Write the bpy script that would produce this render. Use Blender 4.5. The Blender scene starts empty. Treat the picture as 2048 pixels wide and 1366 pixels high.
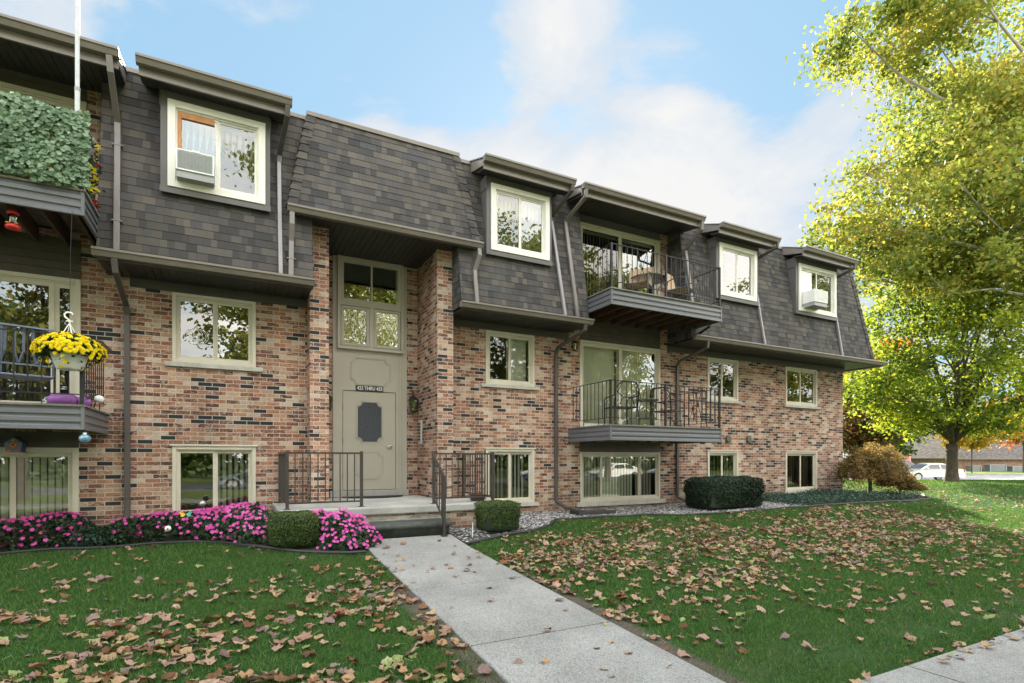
import bpy, math, random
import numpy as np
from mathutils import Vector, Matrix
random.seed(7)
rng = np.random.default_rng(7)
R = math.radians
C = bpy.context.scene.collection
S = bpy.context.scene

# ------------------------------------------------------------------ camera
cam_d = bpy.data.cameras.new('camera')
cam = bpy.data.objects.new('camera', cam_d)
C.objects.link(cam)
cam.location = (0, -10.1, 1.6)
cam.rotation_euler = (R(90), 0, R(-27.48))
cam_d.lens = 18.984
cam_d.sensor_width = 36
cam_d.shift_y = 0.1143
cam_d.clip_end = 3000
S.camera = cam
S.view_settings.view_transform = 'Standard'
S.view_settings.look = 'None'
S.view_settings.gamma = 1
S.view_settings.exposure = 1.9
S.render.film_transparent = False
S.cycles.max_bounces = 8
S.cycles.transparent_max_bounces = 12
S.cycles.use_denoising = True

# ------------------------------------------------------------------ node helper
class NT:
    def __init__(s, nt):
        s.nt = nt
    def n(s, typ, ins=None, **props):
        nd = s.nt.nodes.new(typ)
        for k, v in props.items():
            setattr(nd, k, v)
        for k, v in (ins or {}).items():
            sock = nd.inputs[k]
            if isinstance(v, bpy.types.NodeSocket):
                s.nt.links.new(v, sock)
            else:
                sock.default_value = v
        return nd
    def m(s, op, a, b=0.0, c=None):
        ins = {0: a, 1: b}
        if c is not None:
            ins[2] = c
        return s.n('ShaderNodeMath', ins, operation=op).outputs[0]
    def vm(s, op, a, b=(0, 0, 0)):
        return s.n('ShaderNodeVectorMath', {0: a, 1: b}, operation=op).outputs[0]
    def comb(s, x, y, z=0.0):
        return s.n('ShaderNodeCombineXYZ', {0: x, 1: y, 2: z}).outputs[0]
    def sep(s, v):
        return s.n('ShaderNodeSeparateXYZ', {0: v}).outputs
    def wn(s, v):
        return s.n('ShaderNodeTexWhiteNoise', {'Vector': v}, noise_dimensions='3D').outputs
    def noise(s, v, scale, detail=2.0, rough=0.5, dist=0.0):
        return s.n('ShaderNodeTexNoise', {'Vector': v, 'Scale': scale, 'Detail': detail, 'Roughness': rough, 'Distortion': dist}).outputs
    def ramp(s, f, stops, interp='LINEAR'):
        nd = s.n('ShaderNodeValToRGB', {0: f})
        cr = nd.color_ramp
        cr.interpolation = interp
        while len(cr.elements) < len(stops):
            cr.elements.new(0.5)
        for e, (p, c) in zip(cr.elements, stops):
            e.position = p
            e.color = (c[0], c[1], c[2], 1) if not isinstance(c, (int, float)) else (c, c, c, 1)
        return nd.outputs[0]
    def mix(s, f, a, b, mode='MIX'):
        nd = s.n('ShaderNodeMix', data_type='RGBA', blend_type=mode)
        for i, v in ((0, f), (6, a), (7, b)):
            if isinstance(v, bpy.types.NodeSocket):
                s.nt.links.new(v, nd.inputs[i])
            else:
                nd.inputs[i].default_value = v if i == 0 else (*v[:3], 1)
        return nd.outputs[2]
    def bump(s, h, strength=0.3, dist=0.01, normal=None):
        ins = {'Height': h, 'Strength': strength, 'Distance': dist}
        if normal is not None:
            ins['Normal'] = normal
        return s.n('ShaderNodeBump', ins).outputs[0]
    def link(s, a, b):
        s.nt.links.new(a, b)

MATS = {}
def newmat(name):
    m = bpy.data.materials.new(name)
    m.use_nodes = True
    nt = m.node_tree
    nt.nodes.clear()
    out = nt.nodes.new('ShaderNodeOutputMaterial')
    MATS[name] = m
    return m, NT(nt), out
def principled(t, out, color, rough=0.6, metal=0.0, normal=None, spec=0.5, **kw):
    ins = {'Base Color': color if isinstance(color, bpy.types.NodeSocket) else (*color[:3], 1), 'Roughness': rough, 'Metallic': metal, 'Specular IOR Level': spec}
    if normal is not None:
        ins['Normal'] = normal
    ins.update(kw)
    p = t.n('ShaderNodeBsdfPrincipled', ins)
    t.link(p.outputs[0], out.inputs[0])
    return p
def simple(name, color, rough=0.6, metal=0.0, var=0.15, scale=6.0, bump=0.0, bscale=60.0, spec=0.5):
    m, t, out = newmat(name)
    pos = t.n('ShaderNodeNewGeometry').outputs['Position']
    nz = t.noise(pos, scale, 4, 0.6)[0]
    lo = [c * (1 - var) for c in color]
    hi = [min(1, c * (1 + var)) for c in color]
    col = t.ramp(nz, [(0.3, lo), (0.7, hi)])
    nrm = None
    if bump:
        nrm = t.bump(t.noise(pos, bscale, 3)[0], bump, 0.01)
    principled(t, out, col, rough, metal, nrm, spec)
    return m

# ------------------------------------------------------------------ world: sky with clouds, and the sun
SUN_EL, SUN_AZ = R(27), math.atan2(0.52, 0.85)        # azimuth measured from +Y towards +X
w = bpy.data.worlds.new('World')
S.world = w
w.use_nodes = True
wt = NT(w.node_tree)
w.node_tree.nodes.clear()
wout = w.node_tree.nodes.new('ShaderNodeOutputWorld')
sky = wt.n('ShaderNodeTexSky', sky_type='NISHITA')
sky.sun_disc = False
sky.sun_elevation = SUN_EL
sky.sun_rotation = SUN_AZ
sky.air_density = 1.0
sky.dust_density = 0.4
sky.ozone_density = 1.5
dirv = wt.n('ShaderNodeTexCoord').outputs['Generated']
dx, dy, dz = wt.sep(dirv)
den = wt.m('MAXIMUM', wt.m('ADD', dz, 0.32), 0.05)
flat = wt.comb(wt.m('DIVIDE', dx, den), wt.m('DIVIDE', dy, den), wt.m('MULTIPLY', dz, 1.5))
c1 = wt.noise(flat, 1.15, 7, 0.56, 0.25)[0]
c2 = wt.noise(flat, 3.6, 8, 0.6, 0.35)[0]
cl = wt.m('ADD', wt.m('MULTIPLY', c1, 0.6), wt.m('ADD', wt.m('MULTIPLY', c2, 0.95), -0.275))
# broad banks of cloud and clear patches (directions on the sky)
def bank(az_px, y_px, size, amp):
    t_ = (az_px - 1024) / 1080.0
    v = Vector((0.4614 + 0.8872 * t_, 0.8872 - 0.4614 * t_, (917 - y_px) / 1080.0)).normalized()
    d = wt.n('ShaderNodeVectorMath', {0: dirv, 1: tuple(v)}, operation='DISTANCE').outputs['Value']
    g = wt.m('MULTIPLY', wt.m('POWER', 2.718, wt.m('MULTIPLY', wt.m('MULTIPLY', d, d), -1.0 / (size * size))), amp)
    return g
banks = [(520, 10, .12, .16), (700, 45, .06, .08), (1085, 50, .09, .22), (1290, 130, .11, .07), (900, 290, .15, .20), (1130, 330, .20, .22), (1420, 340, .20, .20),
         (640, 200, .10, .05), (1640, 150, .07, .10), (1250, 430, .25, .12), (740, 250, .10, .20), (1000, 300, .12, .10), (1400, 260, .10, .16), (60, 70, .13, .10), (1620, 420, .12, .05),
         (400, 120, .12, -.20), (600, 150, .11, -.24), (800, 110, .16, -.30), (930, 60, .10, -.16), (980, 205, .10, -.30), (1190, 190, .11, -.34), (1450, 70, .16, -.26), (1520, 230, .08, -.20),
         (1330, 10, .10, -.10), (290, 60, .06, -.08), (1750, 300, .15, -.05)]
tot = None
for b in banks:
    g = bank(*b)
    tot = g if tot is None else wt.m('ADD', tot, g)
cl2 = wt.m('ADD', cl, tot)
hz = wt.m('MULTIPLY', wt.m('SUBTRACT', 1.0, wt.n('ShaderNodeMapRange', {0: dz, 1: 0.0, 2: 0.35, 3: 0.0, 4: 1.0}).outputs[0]), 0.06)
cl3 = wt.m('ADD', cl2, hz)
cover = wt.n('ShaderNodeMapRange', {0: cl3, 1: 0.425, 2: 0.60, 3: 0.0, 4: 1.0}, interpolation_type='SMOOTHSTEP').outputs[0]
thick = wt.n('ShaderNodeMapRange', {0: cl3, 1: 0.58, 2: 0.85, 3: 0.0, 4: 1.0}).outputs[0]
# mask for the sky behind the camera, brightened below as fill light
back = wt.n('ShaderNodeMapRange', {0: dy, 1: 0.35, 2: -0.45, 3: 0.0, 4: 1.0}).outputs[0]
tex = wt.noise(flat, 6.5, 6, 0.6, 0.3)[0]
ccol = wt.mix(wt.n('ShaderNodeMapRange', {0: wt.m('ADD', thick, wt.m('SUBTRACT', tex, 0.5)), 1: -0.1, 2: 0.9, 3: 0.0, 4: 1.0}).outputs[0], (0.62, 0.68, 0.75), (0.80, 0.79, 0.775))
cover = wt.m('MULTIPLY', cover, 0.96)
cgain = wt.m('ADD', 0.92, wt.m('MULTIPLY', back, 0.1))
ccol2 = wt.vm('SCALE', ccol)
ccol2.node.inputs['Scale'].default_value = 1.0
w.node_tree.links.new(cgain, ccol2.node.inputs['Scale'])
SKY_STRENGTH = 0.115
skyc = wt.vm('SCALE', sky.outputs[0])
skyc.node.inputs['Scale'].default_value = SKY_STRENGTH
skyb = wt.mix(0.8, skyc, (0.34, 0.56, 0.75))
full = wt.mix(cover, skyb, ccol2)
# added fill: sky behind the camera and overhead brightened to lift the shaded front
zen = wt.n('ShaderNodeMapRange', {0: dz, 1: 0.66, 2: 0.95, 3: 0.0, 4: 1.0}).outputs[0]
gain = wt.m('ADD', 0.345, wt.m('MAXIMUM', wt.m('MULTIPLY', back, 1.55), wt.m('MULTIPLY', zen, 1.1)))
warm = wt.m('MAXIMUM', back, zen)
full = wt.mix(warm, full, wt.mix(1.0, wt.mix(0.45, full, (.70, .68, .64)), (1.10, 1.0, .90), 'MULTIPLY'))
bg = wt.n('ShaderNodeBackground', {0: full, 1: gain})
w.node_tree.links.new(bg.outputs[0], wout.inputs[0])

sun_d = bpy.data.lights.new('sun', 'SUN')
sun_d.energy = 5.0
sun_d.angle = R(0.6)
sun_d.color = (1.0, 0.93, 0.80)
sun = bpy.data.objects.new('sun', sun_d)
C.objects.link(sun)
sv = Vector((math.sin(SUN_AZ) * math.cos(SUN_EL), math.cos(SUN_AZ) * math.cos(SUN_EL), math.sin(SUN_EL)))
sun.rotation_euler = sv.to_track_quat('Z', 'Y').to_euler()

# ------------------------------------------------------------------ object helpers
def tag(o, label=None, cat=None, group=None, kind=None):
    if label: o['label'] = label
    if cat: o['category'] = cat
    if group: o['group'] = group
    if kind: o['kind'] = kind
    return o
def empty(name, loc=(0, 0, 0), rz=0.0, label=None, cat=None, group=None):
    o = bpy.data.objects.new(name, None)
    o.empty_display_size = 0.1
    C.objects.link(o)
    o.location = loc
    o.rotation_euler = (0, 0, rz)
    return tag(o, label, cat, group)
def link_mesh(name, me, mats, parent=None, loc=None):
    for m in (mats if isinstance(mats, (list, tuple)) else [mats]):
        me.materials.append(m)
    o = bpy.data.objects.new(name, me)
    C.objects.link(o)
    if parent is not None: o.parent = parent
    if loc is not None: o.location = loc
    return o
class MB:
    def __init__(s):
        s.v, s.f, s.mi = [], [], []
    def add(s, vs, fs, mi=0, M=None):
        o = len(s.v)
        s.v += [tuple(M @ Vector(p)) if M is not None else tuple(p) for p in vs]
        s.f += [tuple(i + o for i in q) for q in fs]
        s.mi += [mi] * len(fs)
        return s
    def box(s, x0, y0, z0, x1, y1, z1, mi=0, M=None, taper=0.0):
        t = taper
        vs = [(x0, y0, z0), (x1, y0, z0), (x1, y1, z0), (x0, y1, z0), (x0 + t, y0 + t, z1), (x1 - t, y0 + t, z1), (x1 - t, y1 - t, z1), (x0 + t, y1 - t, z1)]
        return s.add(vs, [(0, 3, 2, 1), (4, 5, 6, 7), (0, 1, 5, 4), (1, 2, 6, 5), (2, 3, 7, 6), (3, 0, 4, 7)], mi, M)
    def bar(s, a, b, wx, wy=None, mi=0, up=(0, 0, 1)):
        a, b = Vector(a), Vector(b)
        d = b - a
        L = d.length
        if L < 1e-6: return s
        wy = wy or wx
        z = d.normalized()
        u = Vector(up)
        if abs(z.dot(u)) > 0.95: u = Vector((0, 1, 0))
        x = u.cross(z).normalized()
        y = z.cross(x)
        M = Matrix((x, y, z)).transposed().to_4x4()
        M.translation = a
        return s.box(-wx / 2, -wy / 2, 0, wx / 2, wy / 2, L, mi, M)
    def tube(s, pts, rad, n=6, mi=0, cap=True):
        pts = [Vector(p) for p in pts]
        rs = rad if isinstance(rad, (list, tuple)) else [rad] * len(pts)
        rings, vs, fs = [], [], []
        prev = None
        for i, p in enumerate(pts):
            d = (pts[min(i + 1, len(pts) - 1)] - pts[max(i - 1, 0)])
            if d.length < 1e-9: d = Vector((0, 0, 1))
            d.normalize()
            if prev is None:
                u = Vector((0, 0, 1)) if abs(d.z) < 0.9 else Vector((1, 0, 0))
                x = u.cross(d).normalized()
            else:
                x = (prev - d * prev.dot(d)).normalized()
            prev = x
            y = d.cross(x)
            for k in range(n):
                a = 2 * math.pi * (k + 0.5) / n
                vs.append(p + (x * math.cos(a) + y * math.sin(a)) * rs[i])
        for i in range(len(pts) - 1):
            for k in range(n):
                k2 = (k + 1) % n
                fs.append((i * n + k, i * n + k2, (i + 1) * n + k2, (i + 1) * n + k))
        if cap:
            fs.append(tuple(range(n))[::-1])
            fs.append(tuple((len(pts) - 1) * n + k for k in range(n)))
        return s.add(vs, fs, mi)
    def lathe(s, prof, n=20, mi=0, M=None, cx=0.0, cy=0.0, flute=0.0, nf=8):
        vs, fs = [], []
        for r, z in prof:
            for k in range(n):
                a = 2 * math.pi * k / n
                rr = r * (1 + flute * math.cos(a * nf))
                vs.append((cx + rr * math.cos(a), cy + rr * math.sin(a), z))
        for i in range(len(prof) - 1):
            for k in range(n):
                k2 = (k + 1) % n
                fs.append((i * n + k, i * n + k2, (i + 1) * n + k2, (i + 1) * n + k))
        fs.append(tuple(range(n))[::-1])
        fs.append(tuple((len(prof) - 1) * n + k for k in range(n)))
        return s.add(vs, fs, mi, M)
    def extr_x(s, prof, x0, x1, mi=0, M=None):          # prof: list of (y, z), closed
        n = len(prof)
        vs = [(x0, y, z) for y, z in prof] + [(x1, y, z) for y, z in prof]
        fs = [(i, (i + 1) % n, n + (i + 1) % n, n + i) for i in range(n)]
        fs += [tuple(range(n))[::-1], tuple(n + i for i in range(n))]
        return s.add(vs, fs, mi, M)
    def extr_y(s, prof, y0, y1, mi=0, M=None):          # prof: list of (x, z)
        n = len(prof)
        vs = [(x, y0, z) for x, z in prof] + [(x, y1, z) for x, z in prof]
        fs = [(i, (i + 1) % n, n + (i + 1) % n, n + i) for i in range(n)]
        fs += [tuple(range(n))[::-1], tuple(n + i for i in range(n))]
        return s.add(vs, fs, mi, M)
    def extr_z(s, prof, z0, z1, mi=0, M=None):
        n = len(prof)
        vs = [(x, y, z0) for x, y in prof] + [(x, y, z1) for x, y in prof]
        fs = [(i, (i + 1) % n, n + (i + 1) % n, n + i) for i in range(n)]
        fs += [tuple(range(n))[::-1], tuple(n + i for i in range(n))]
        return s.add(vs, fs, mi, M)
    def build(s, name, mats, parent=None, smooth=False, bevel=0.0, fix=True):
        me = bpy.data.meshes.new(name)
        me.from_pydata(s.v, [], s.f)
        if isinstance(mats, (list, tuple)) and len(mats) > 1:
            me.polygons.foreach_set('material_index', s.mi)
        if smooth:
            me.polygons.foreach_set('use_smooth', [True] * len(s.f))
        if fix:
            import bmesh
            b = bmesh.new(); b.from_mesh(me)
            bmesh.ops.recalc_face_normals(b, faces=b.faces)
            b.to_mesh(me); b.free()
        me.update()
        o = link_mesh(name, me, mats, parent)
        if bevel:
            md = o.modifiers.new('bevel', 'BEVEL')
            md.width = bevel; md.segments = 2; md.limit_method = 'ANGLE'; md.angle_limit = R(50)
        return o
def npmesh(name, verts, loops, starts, totals, mats, parent=None, mi=None, smooth=False):
    me = bpy.data.meshes.new(name)
    me.vertices.add(len(verts))
    me.vertices.foreach_set('co', np.ascontiguousarray(verts, dtype=np.float32).ravel())
    me.loops.add(len(loops))
    me.loops.foreach_set('vertex_index', np.ascontiguousarray(loops, dtype=np.int32))
    me.polygons.add(len(starts))
    me.polygons.foreach_set('loop_start', np.ascontiguousarray(starts, dtype=np.int32))
    me.polygons.foreach_set('loop_total', np.ascontiguousarray(totals, dtype=np.int32))
    if mi is not None: me.polygons.foreach_set('material_index', np.ascontiguousarray(mi, dtype=np.int32))
    if smooth: me.polygons.foreach_set('use_smooth', np.ones(len(starts), dtype=bool))
    me.update(calc_edges=True)
    return link_mesh(name, me, mats, parent)
def cards(name, pos, size, shape, faces, mats, parent=None, tilt=1.0, up_bias=0.0, mi=None, normals=None, nmix=0.0, smooth=False):
    """pos (N,3), size (N,), shape (K,3) leaf outline in a local frame, faces list of tuples over K."""
    N, K = len(pos), len(shape)
    nrm = rng.normal(size=(N, 3)) * tilt
    nrm[:, 2] += up_bias
    if normals is not None: nrm = nrm * (1 - nmix) + normals * nmix * 2
    nrm /= np.linalg.norm(nrm, axis=1)[:, None] + 1e-9
    r = rng.normal(size=(N, 3))
    x = np.cross(nrm, r); x /= np.linalg.norm(x, axis=1)[:, None] + 1e-9
    y = np.cross(nrm, x)
    sh = np.asarray(shape, dtype=float)
    V = pos[:, None, :] + size[:, None, None] * (sh[None, :, 0, None] * x[:, None, :] + sh[None, :, 1, None] * y[:, None, :] + sh[None, :, 2, None] * nrm[:, None, :])
    V = V.reshape(-1, 3)
    base = (np.arange(N) * K)[:, None]
    fl = np.concatenate([np.array(f) for f in faces])
    loops = (base + fl[None, :]).ravel()
    tl = np.array([len(f) for f in faces])
    totals = np.tile(tl, N)
    starts = np.concatenate([[0], np.cumsum(totals)[:-1]])
    m = None if mi is None else np.repeat(mi, len(faces))
    return npmesh(name, V, loops, starts, totals, mats, parent, m, smooth)
KITE = [(-0.5, 0, 0), (-0.05, 0.36, 0.10), (0.5, 0, 0.02), (-0.05, -0.36, 0.10)]
KITE_F = [(0, 1, 2), (0, 2, 3)]
MAPLE = [(0, -0.5, 0), (0.12, -0.2, 0), (0.42, -0.3, 0.06), (0.3, -0.02, 0.03), (0.5, 0.2, 0.10), (0.2, 0.18, 0.03), (0, 0.5, 0.05), (-0.2, 0.18, 0.03), (-0.5, 0.2, 0.10), (-0.3, -0.02, 0.03), (-0.42, -0.3, 0.06), (-0.12, -0.2, 0)]
MAPLE_F = [(0, 1, 11), (1, 2, 3), (1, 3, 5), (3, 4, 5), (5, 6, 7), (1, 5, 7, 11), (7, 8, 9), (7, 9, 11), (9, 10, 11)]

# ------------------------------------------------------------------ ground height
def smooth(a, b, x):
    t = min(1, max(0, (x - a) / (b - a)))
    return t * t * (3 - 2 * t)
KD = [-60, -30, 0, 2.4, 3.0, 4.0, 5.6, 7.3, 8.1, 10.1, 12, 25, 45]
KZ = [-.5, -.4, -.12, -.03, 0.0, 0.08, 0.18, 0.29, 0.375, 0.41, 0.42, 0.42, 0.42]
def g(x, y):
    d = y + 10.1
    z = float(np.interp(d, KD, KZ))
    z += 0.11 * smooth(8, 16, x) * smooth(5, 9, d)
    z -= 0.07 * smooth(0.5, -1.5, x) * smooth(6, 9, d)
    sF = 0.4614 * x + 0.8872 * d
    k = smooth(25, 41, sF)
    return z * (1 - k) + (-0.22) * k

# ------------------------------------------------------------------ materials
def brick_mat(name, warm=1.0):
    m, t, out = newmat(name)
    geo = t.n('ShaderNodeNewGeometry')
    px, py, pz = t.sep(geo.outputs['Position'])
    nx, ny, nz = t.sep(geo.outputs['True Normal'])
    side = t.m('GREATER_THAN', t.m('ABSOLUTE', nx), 0.6)
    u = t.m('ADD', t.m('MULTIPLY', px, t.m('SUBTRACT', 1.0, side)), t.m('MULTIPLY', t.m('ADD', py, 0.1016), side))
    u = t.m('ADD', u, 40.0)
    bw, bh, mo = 0.2032, 0.0677, 0.0095
    vv = t.m('DIVIDE', pz, bh)
    row = t.m('FLOOR', vv)
    odd = t.m('MODULO', row, 2.0)
    uu = t.m('ADD', t.m('DIVIDE', u, bw), t.m('MULTIPLY', odd, 0.5))
    col = t.m('FLOOR', uu)
    fu, fv = t.m('FRACT', uu), t.m('FRACT', vv)
    cell = t.comb(col, row, 3.0)
    rv, rc = t.wn(cell)
    r1, r2, r3 = t.sep(rc)
    # mortar mask
    eu = t.m('MULTIPLY', t.m('MINIMUM', fu, t.m('SUBTRACT', 1.0, fu)), bw)
    ev = t.m('MULTIPLY', t.m('MINIMUM', fv, t.m('SUBTRACT', 1.0, fv)), bh)
    wob = t.m('MULTIPLY', t.m('SUBTRACT', t.noise(geo.outputs['Position'], 45, 2)[0], 0.5), 0.004)
    edge = t.m('ADD', t.m('MINIMUM', eu, ev), wob)
    face = t.n('ShaderNodeMapRange', {0: edge, 1: mo * 0.5 - 0.0012, 2: mo * 0.5 + 0.0012, 3: 0.0, 4: 1.0}).outputs[0]
    base = t.ramp(r1, [(0.0, (.085, .038, .032)), (0.16, (.135, .056, .042)), (0.34, (.22, .092, .060)), (0.50, (.35, .155, .090)), (0.66, (.40, .215, .14)), (0.80, (.43, .30, .225)), (0.93, (.51, .43, .36))])
    # streaky mottling inside each brick
    sv_ = t.vm('ADD', t.vm('MULTIPLY', t.comb(u, pz, r2), (1.0, 1.9, 9.0)), t.comb(t.m('MULTIPLY', r3, 30.0), t.m('MULTIPLY', r2, 50.0), 0.0))
    st = t.noise(sv_, 13, 5, 0.62, 1.2)[0]
    stm = t.n('ShaderNodeMapRange', {0: st, 1: 0.49, 2: 0.59, 3: 0.0, 4: 0.9}).outputs[0]
    light = t.mix(r3, (.52, .43, .36), (.46, .29, .20))
    c = t.mix(t.m('MULTIPLY', stm, t.m('ADD', 0.45, t.m('MULTIPLY', r2, 0.55))), base, light)
    dk = t.noise(sv_, 27, 3, 0.6, 0.8)[0]
    dkm = t.n('ShaderNodeMapRange', {0: dk, 1: 0.56, 2: 0.66, 3: 0.0, 4: 0.75}).outputs[0]
    c = t.mix(dkm, c, (.12, .05, .04))
    # charcoal bricks in loose clusters
    lf = t.noise(t.comb(t.m('MULTIPLY', col, 0.16), t.m('MULTIPLY', row, 0.11), 5.0), 1.0, 2)[0]
    lim = t.n('ShaderNodeMapRange', {0: lf, 1: 0.42, 2: 0.66, 3: 0.02, 4: 0.26}).outputs[0]
    ch = t.m('LESS_THAN', t.wn(t.comb(col, row, 11.0))[0], lim)
    c = t.mix(ch, c, (.030, .032, .036))
    big = t.noise(geo.outputs['Position'], 0.7, 3)[0]
    c = t.mix(1.0, c, t.ramp(big, [(0.3, (.86, .84, .82)), (0.7, (1.08, 1.05, 1.0))]), 'MULTIPLY')
    col_ = t.mix(face, (.50, .46, .41), c)
    # rain wash and dirt near the ground
    wash = t.noise(t.vm('MULTIPLY', geo.outputs['Position'], (2.2, 2.2, .22)), 1.0, 4, .6)[0]
    col_ = t.mix(1.0, col_, t.ramp(wash, [(.35, (.80, .78, .76)), (.6, (1.04, 1.03, 1.02))]), 'MULTIPLY')
    low = t.m('MULTIPLY', t.n('ShaderNodeMapRange', {0: t.m('ADD', pz, t.m('MULTIPLY', big, .5)), 1: 1.15, 2: .55, 3: 0.0, 4: .45}).outputs[0], 1.0)
    col_ = t.mix(low, col_, (.16, .12, .095))
    gr = t.noise(geo.outputs['Position'], 160, 3)[0]
    h = t.m('ADD', t.m('MULTIPLY', face, 1.0), t.m('MULTIPLY', gr, 0.25))
    nrm = t.bump(h, 0.55, 0.006)
    principled(t, out, col_, 0.82, 0, nrm, 0.3)
    return m
BRICK = brick_mat('brick')
def shingle_mat(name, tint=(1, 1, 1), rot=False):
    m, t, out = newmat(name)
    geo = t.n('ShaderNodeNewGeometry')
    if rot:
        px, py, pz = t.sep(t.n('ShaderNodeTexCoord').outputs['Object'])
        side = 0.0
        u = t.m('ADD', px, 40.0)
    else:
        px, py, pz = t.sep(geo.outputs['Position'])
        nx, ny, nz = t.sep(geo.outputs['True Normal'])
        side = t.m('GREATER_THAN', t.m('ABSOLUTE', nx), 0.6)
        u = t.m('ADD', t.m('ADD', t.m('MULTIPLY', px, t.m('SUBTRACT', 1.0, side)), t.m('MULTIPLY', py, side)), 40.0)
    row = t.m('FLOOR', t.m('DIVIDE', t.m('SUBTRACT', pz, 4.43 - 0.0005), 0.125))
    ro = t.wn(t.comb(row, 7.0, 1.0))[0]
    uu = t.m('ADD', t.m('DIVIDE', u, 0.12), t.m('MULTIPLY', ro, 4.0))
    wv = t.m('MULTIPLY', t.m('SINE', t.m('ADD', t.m('MULTIPLY', uu, 1.7), t.m('MULTIPLY', ro, 9.0))), 0.22)
    uu = t.m('ADD', uu, wv)
    c1_ = t.m('FLOOR', uu)
    c2_ = t.m('FLOOR', t.m('DIVIDE', c1_, 2.0))
    pick = t.m('GREATER_THAN', t.wn(t.comb(c2_, row, 31.0))[0], 0.62)
    ra = t.wn(t.comb(c1_, row, 2.0))[0]
    rb = t.wn(t.comb(c2_, row, 5.0))[0]
    rr = t.m('ADD', t.m('MULTIPLY', ra, t.m('SUBTRACT', 1.0, pick)), t.m('MULTIPLY', rb, pick))
    colr = t.ramp(rr, [(0.0, (.046, .044, .046)), (0.25, (.064, .059, .058)), (0.5, (.084, .076, .071)), (0.72, (.106, .094, .083)), (0.86, (.066, .067, .073)), (1.0, (.130, .113, .096))])
    gr = t.noise(geo.outputs['Position'], 260, 3, 0.7)[0]
    colr = t.mix(1.0, colr, t.ramp(gr, [(0.3, (.62, .62, .62)), (0.7, (1.35, 1.35, 1.35))]), 'MULTIPLY')
    colr = t.mix(1.0, colr, tint, 'MULTIPLY')
    fr = t.m('FRACT', uu)
    cut = t.m('LESS_THAN', t.m('MINIMUM', fr, t.m('SUBTRACT', 1.0, fr)), 0.03)
    h = t.m('ADD', t.m('ADD', t.m('MULTIPLY', rr, 0.5), t.m('MULTIPLY', gr, 0.35)), t.m('MULTIPLY', cut, -1.6))
    nrm = t.bump(h, 0.8, 0.007)
    principled(t, out, colr, 0.9, 0, nrm, 0.25)
    return m
SHINGLE = shingle_mat('shingle')
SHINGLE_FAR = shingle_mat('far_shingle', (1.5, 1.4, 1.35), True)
SH_EDGE = simple('shingle_edge', (.012, .012, .012), 0.9)
TAUPE = simple('gutter_paint', (.185, .160, .138), 0.38, 0, 0.10, 3)
BROWN = simple('brown_trim', (.062, .052, .045), 0.5, 0, 0.12, 4)
PANEL = simple('dormer_panel', (.105, .098, .094), 0.5, 0, 0.08, 4)
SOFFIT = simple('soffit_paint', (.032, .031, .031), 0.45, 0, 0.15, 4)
SIDING = simple('brown_siding', (.085, .070, .058), 0.55, 0, 0.15, 5)
SLATE = simple('deck_fascia', (.120, .124, .138), 0.28, 0, 0.06, 3, spec=0.6)
SPOUT = simple('downspout_paint', (.165, .145, .135), 0.35, 0, 0.12, 3)
SPOUT_D = simple('dark_downspout_paint', (.075, .066, .062), 0.4, 0, 0.12, 3)
SPOUT_L = simple('mauve_downspout_paint', (.26, .235, .25), 0.35, 0, 0.08, 3)
CREAM = simple('cream_trim', (.56, .515, .42), 0.5, 0, 0.08, 2.5)
OLIVE = simple('olive_cream_paint', (.43, .395, .33), 0.5, 0, 0.05, 1.5)
WHITE = simple('window_white', (.74, .715, .65), 0.4, 0, 0.05, 2)
STONE = simple('limestone', (.44, .42, .38), 0.85, 0, 0.18, 9, 0.3)
IRON = simple('black_iron', (.022, .021, .022), 0.42, 0.3, 0.3, 9)
IRON_B = simple('bronze_iron', (.050, .043, .040), 0.4, 0.3, 0.2, 9)
WOOD = simple('joist_wood', (.085, .045, .028), 0.75, 0, 0.4, 8, 0.3)
DECKW = simple('deck_boards', (.16, .145, .12), 0.8, 0, 0.3, 7, 0.3)
PLASTW = simple('white_plastic', (.78, .78, .75), 0.35, 0, 0.05)
BLACKP = simple('black_plastic', (.02, .02, .022), 0.5, 0, 0.2)
RUBBER = simple('rubber', (.02, .02, .02), 0.8)
CHROME = simple('chrome', (.8, .8, .8), 0.18, 1.0, 0.02)
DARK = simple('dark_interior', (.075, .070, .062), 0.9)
BLIND = simple('blind_fabric', (.82, .80, .70), 0.7, 0, 0.08)
SCREEN_G = simple('grey_screen', (.09, .09, .09), 0.8)
BLACKFOAM = simple('mat_black', (.02, .02, .022), 0.95, 0, 0.3, 40, 0.6, 200)

def concrete_mat(name, col, dirt=0.25, spk=True):
    m, t, out = newmat(name)
    pos = t.n('ShaderNodeNewGeometry').outputs['Position']
    a = t.noise(pos, 1.6, 5, 0.6)[0]
    b = t.noise(pos, 190, 2, 0.6)[0]
    c = t.ramp(a, [(0.3, [k * (1 - dirt) for k in col]), (0.7, [k * 1.06 for k in col])])
    v = t.n('ShaderNodeTexVoronoi', {'Vector': pos, 'Scale': 130.0})
    sp = t.ramp(v.outputs['Color'], [(0.2, (.55, .53, .50)), (0.5, (1, 1, 1)), (0.9, (1.30, 1.28, 1.25))])
    c = t.mix(0.75 if spk else 0.3, c, sp, 'MULTIPLY')
    c = t.mix(1.0, c, t.ramp(b, [(0.35, (.8, .8, .8)), (0.65, (1.1, 1.1, 1.1))]), 'MULTIPLY')
    principled(t, out, c, 0.9, 0, t.bump(t.m('ADD', b, v.outputs['Distance']), 0.5, 0.004), 0.25)
    return m
CONC = concrete_mat('exposed_concrete', (.305, .298, .288))
CONC2 = concrete_mat('landing_concrete', (.46, .45, .42), 0.3, False)
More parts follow.
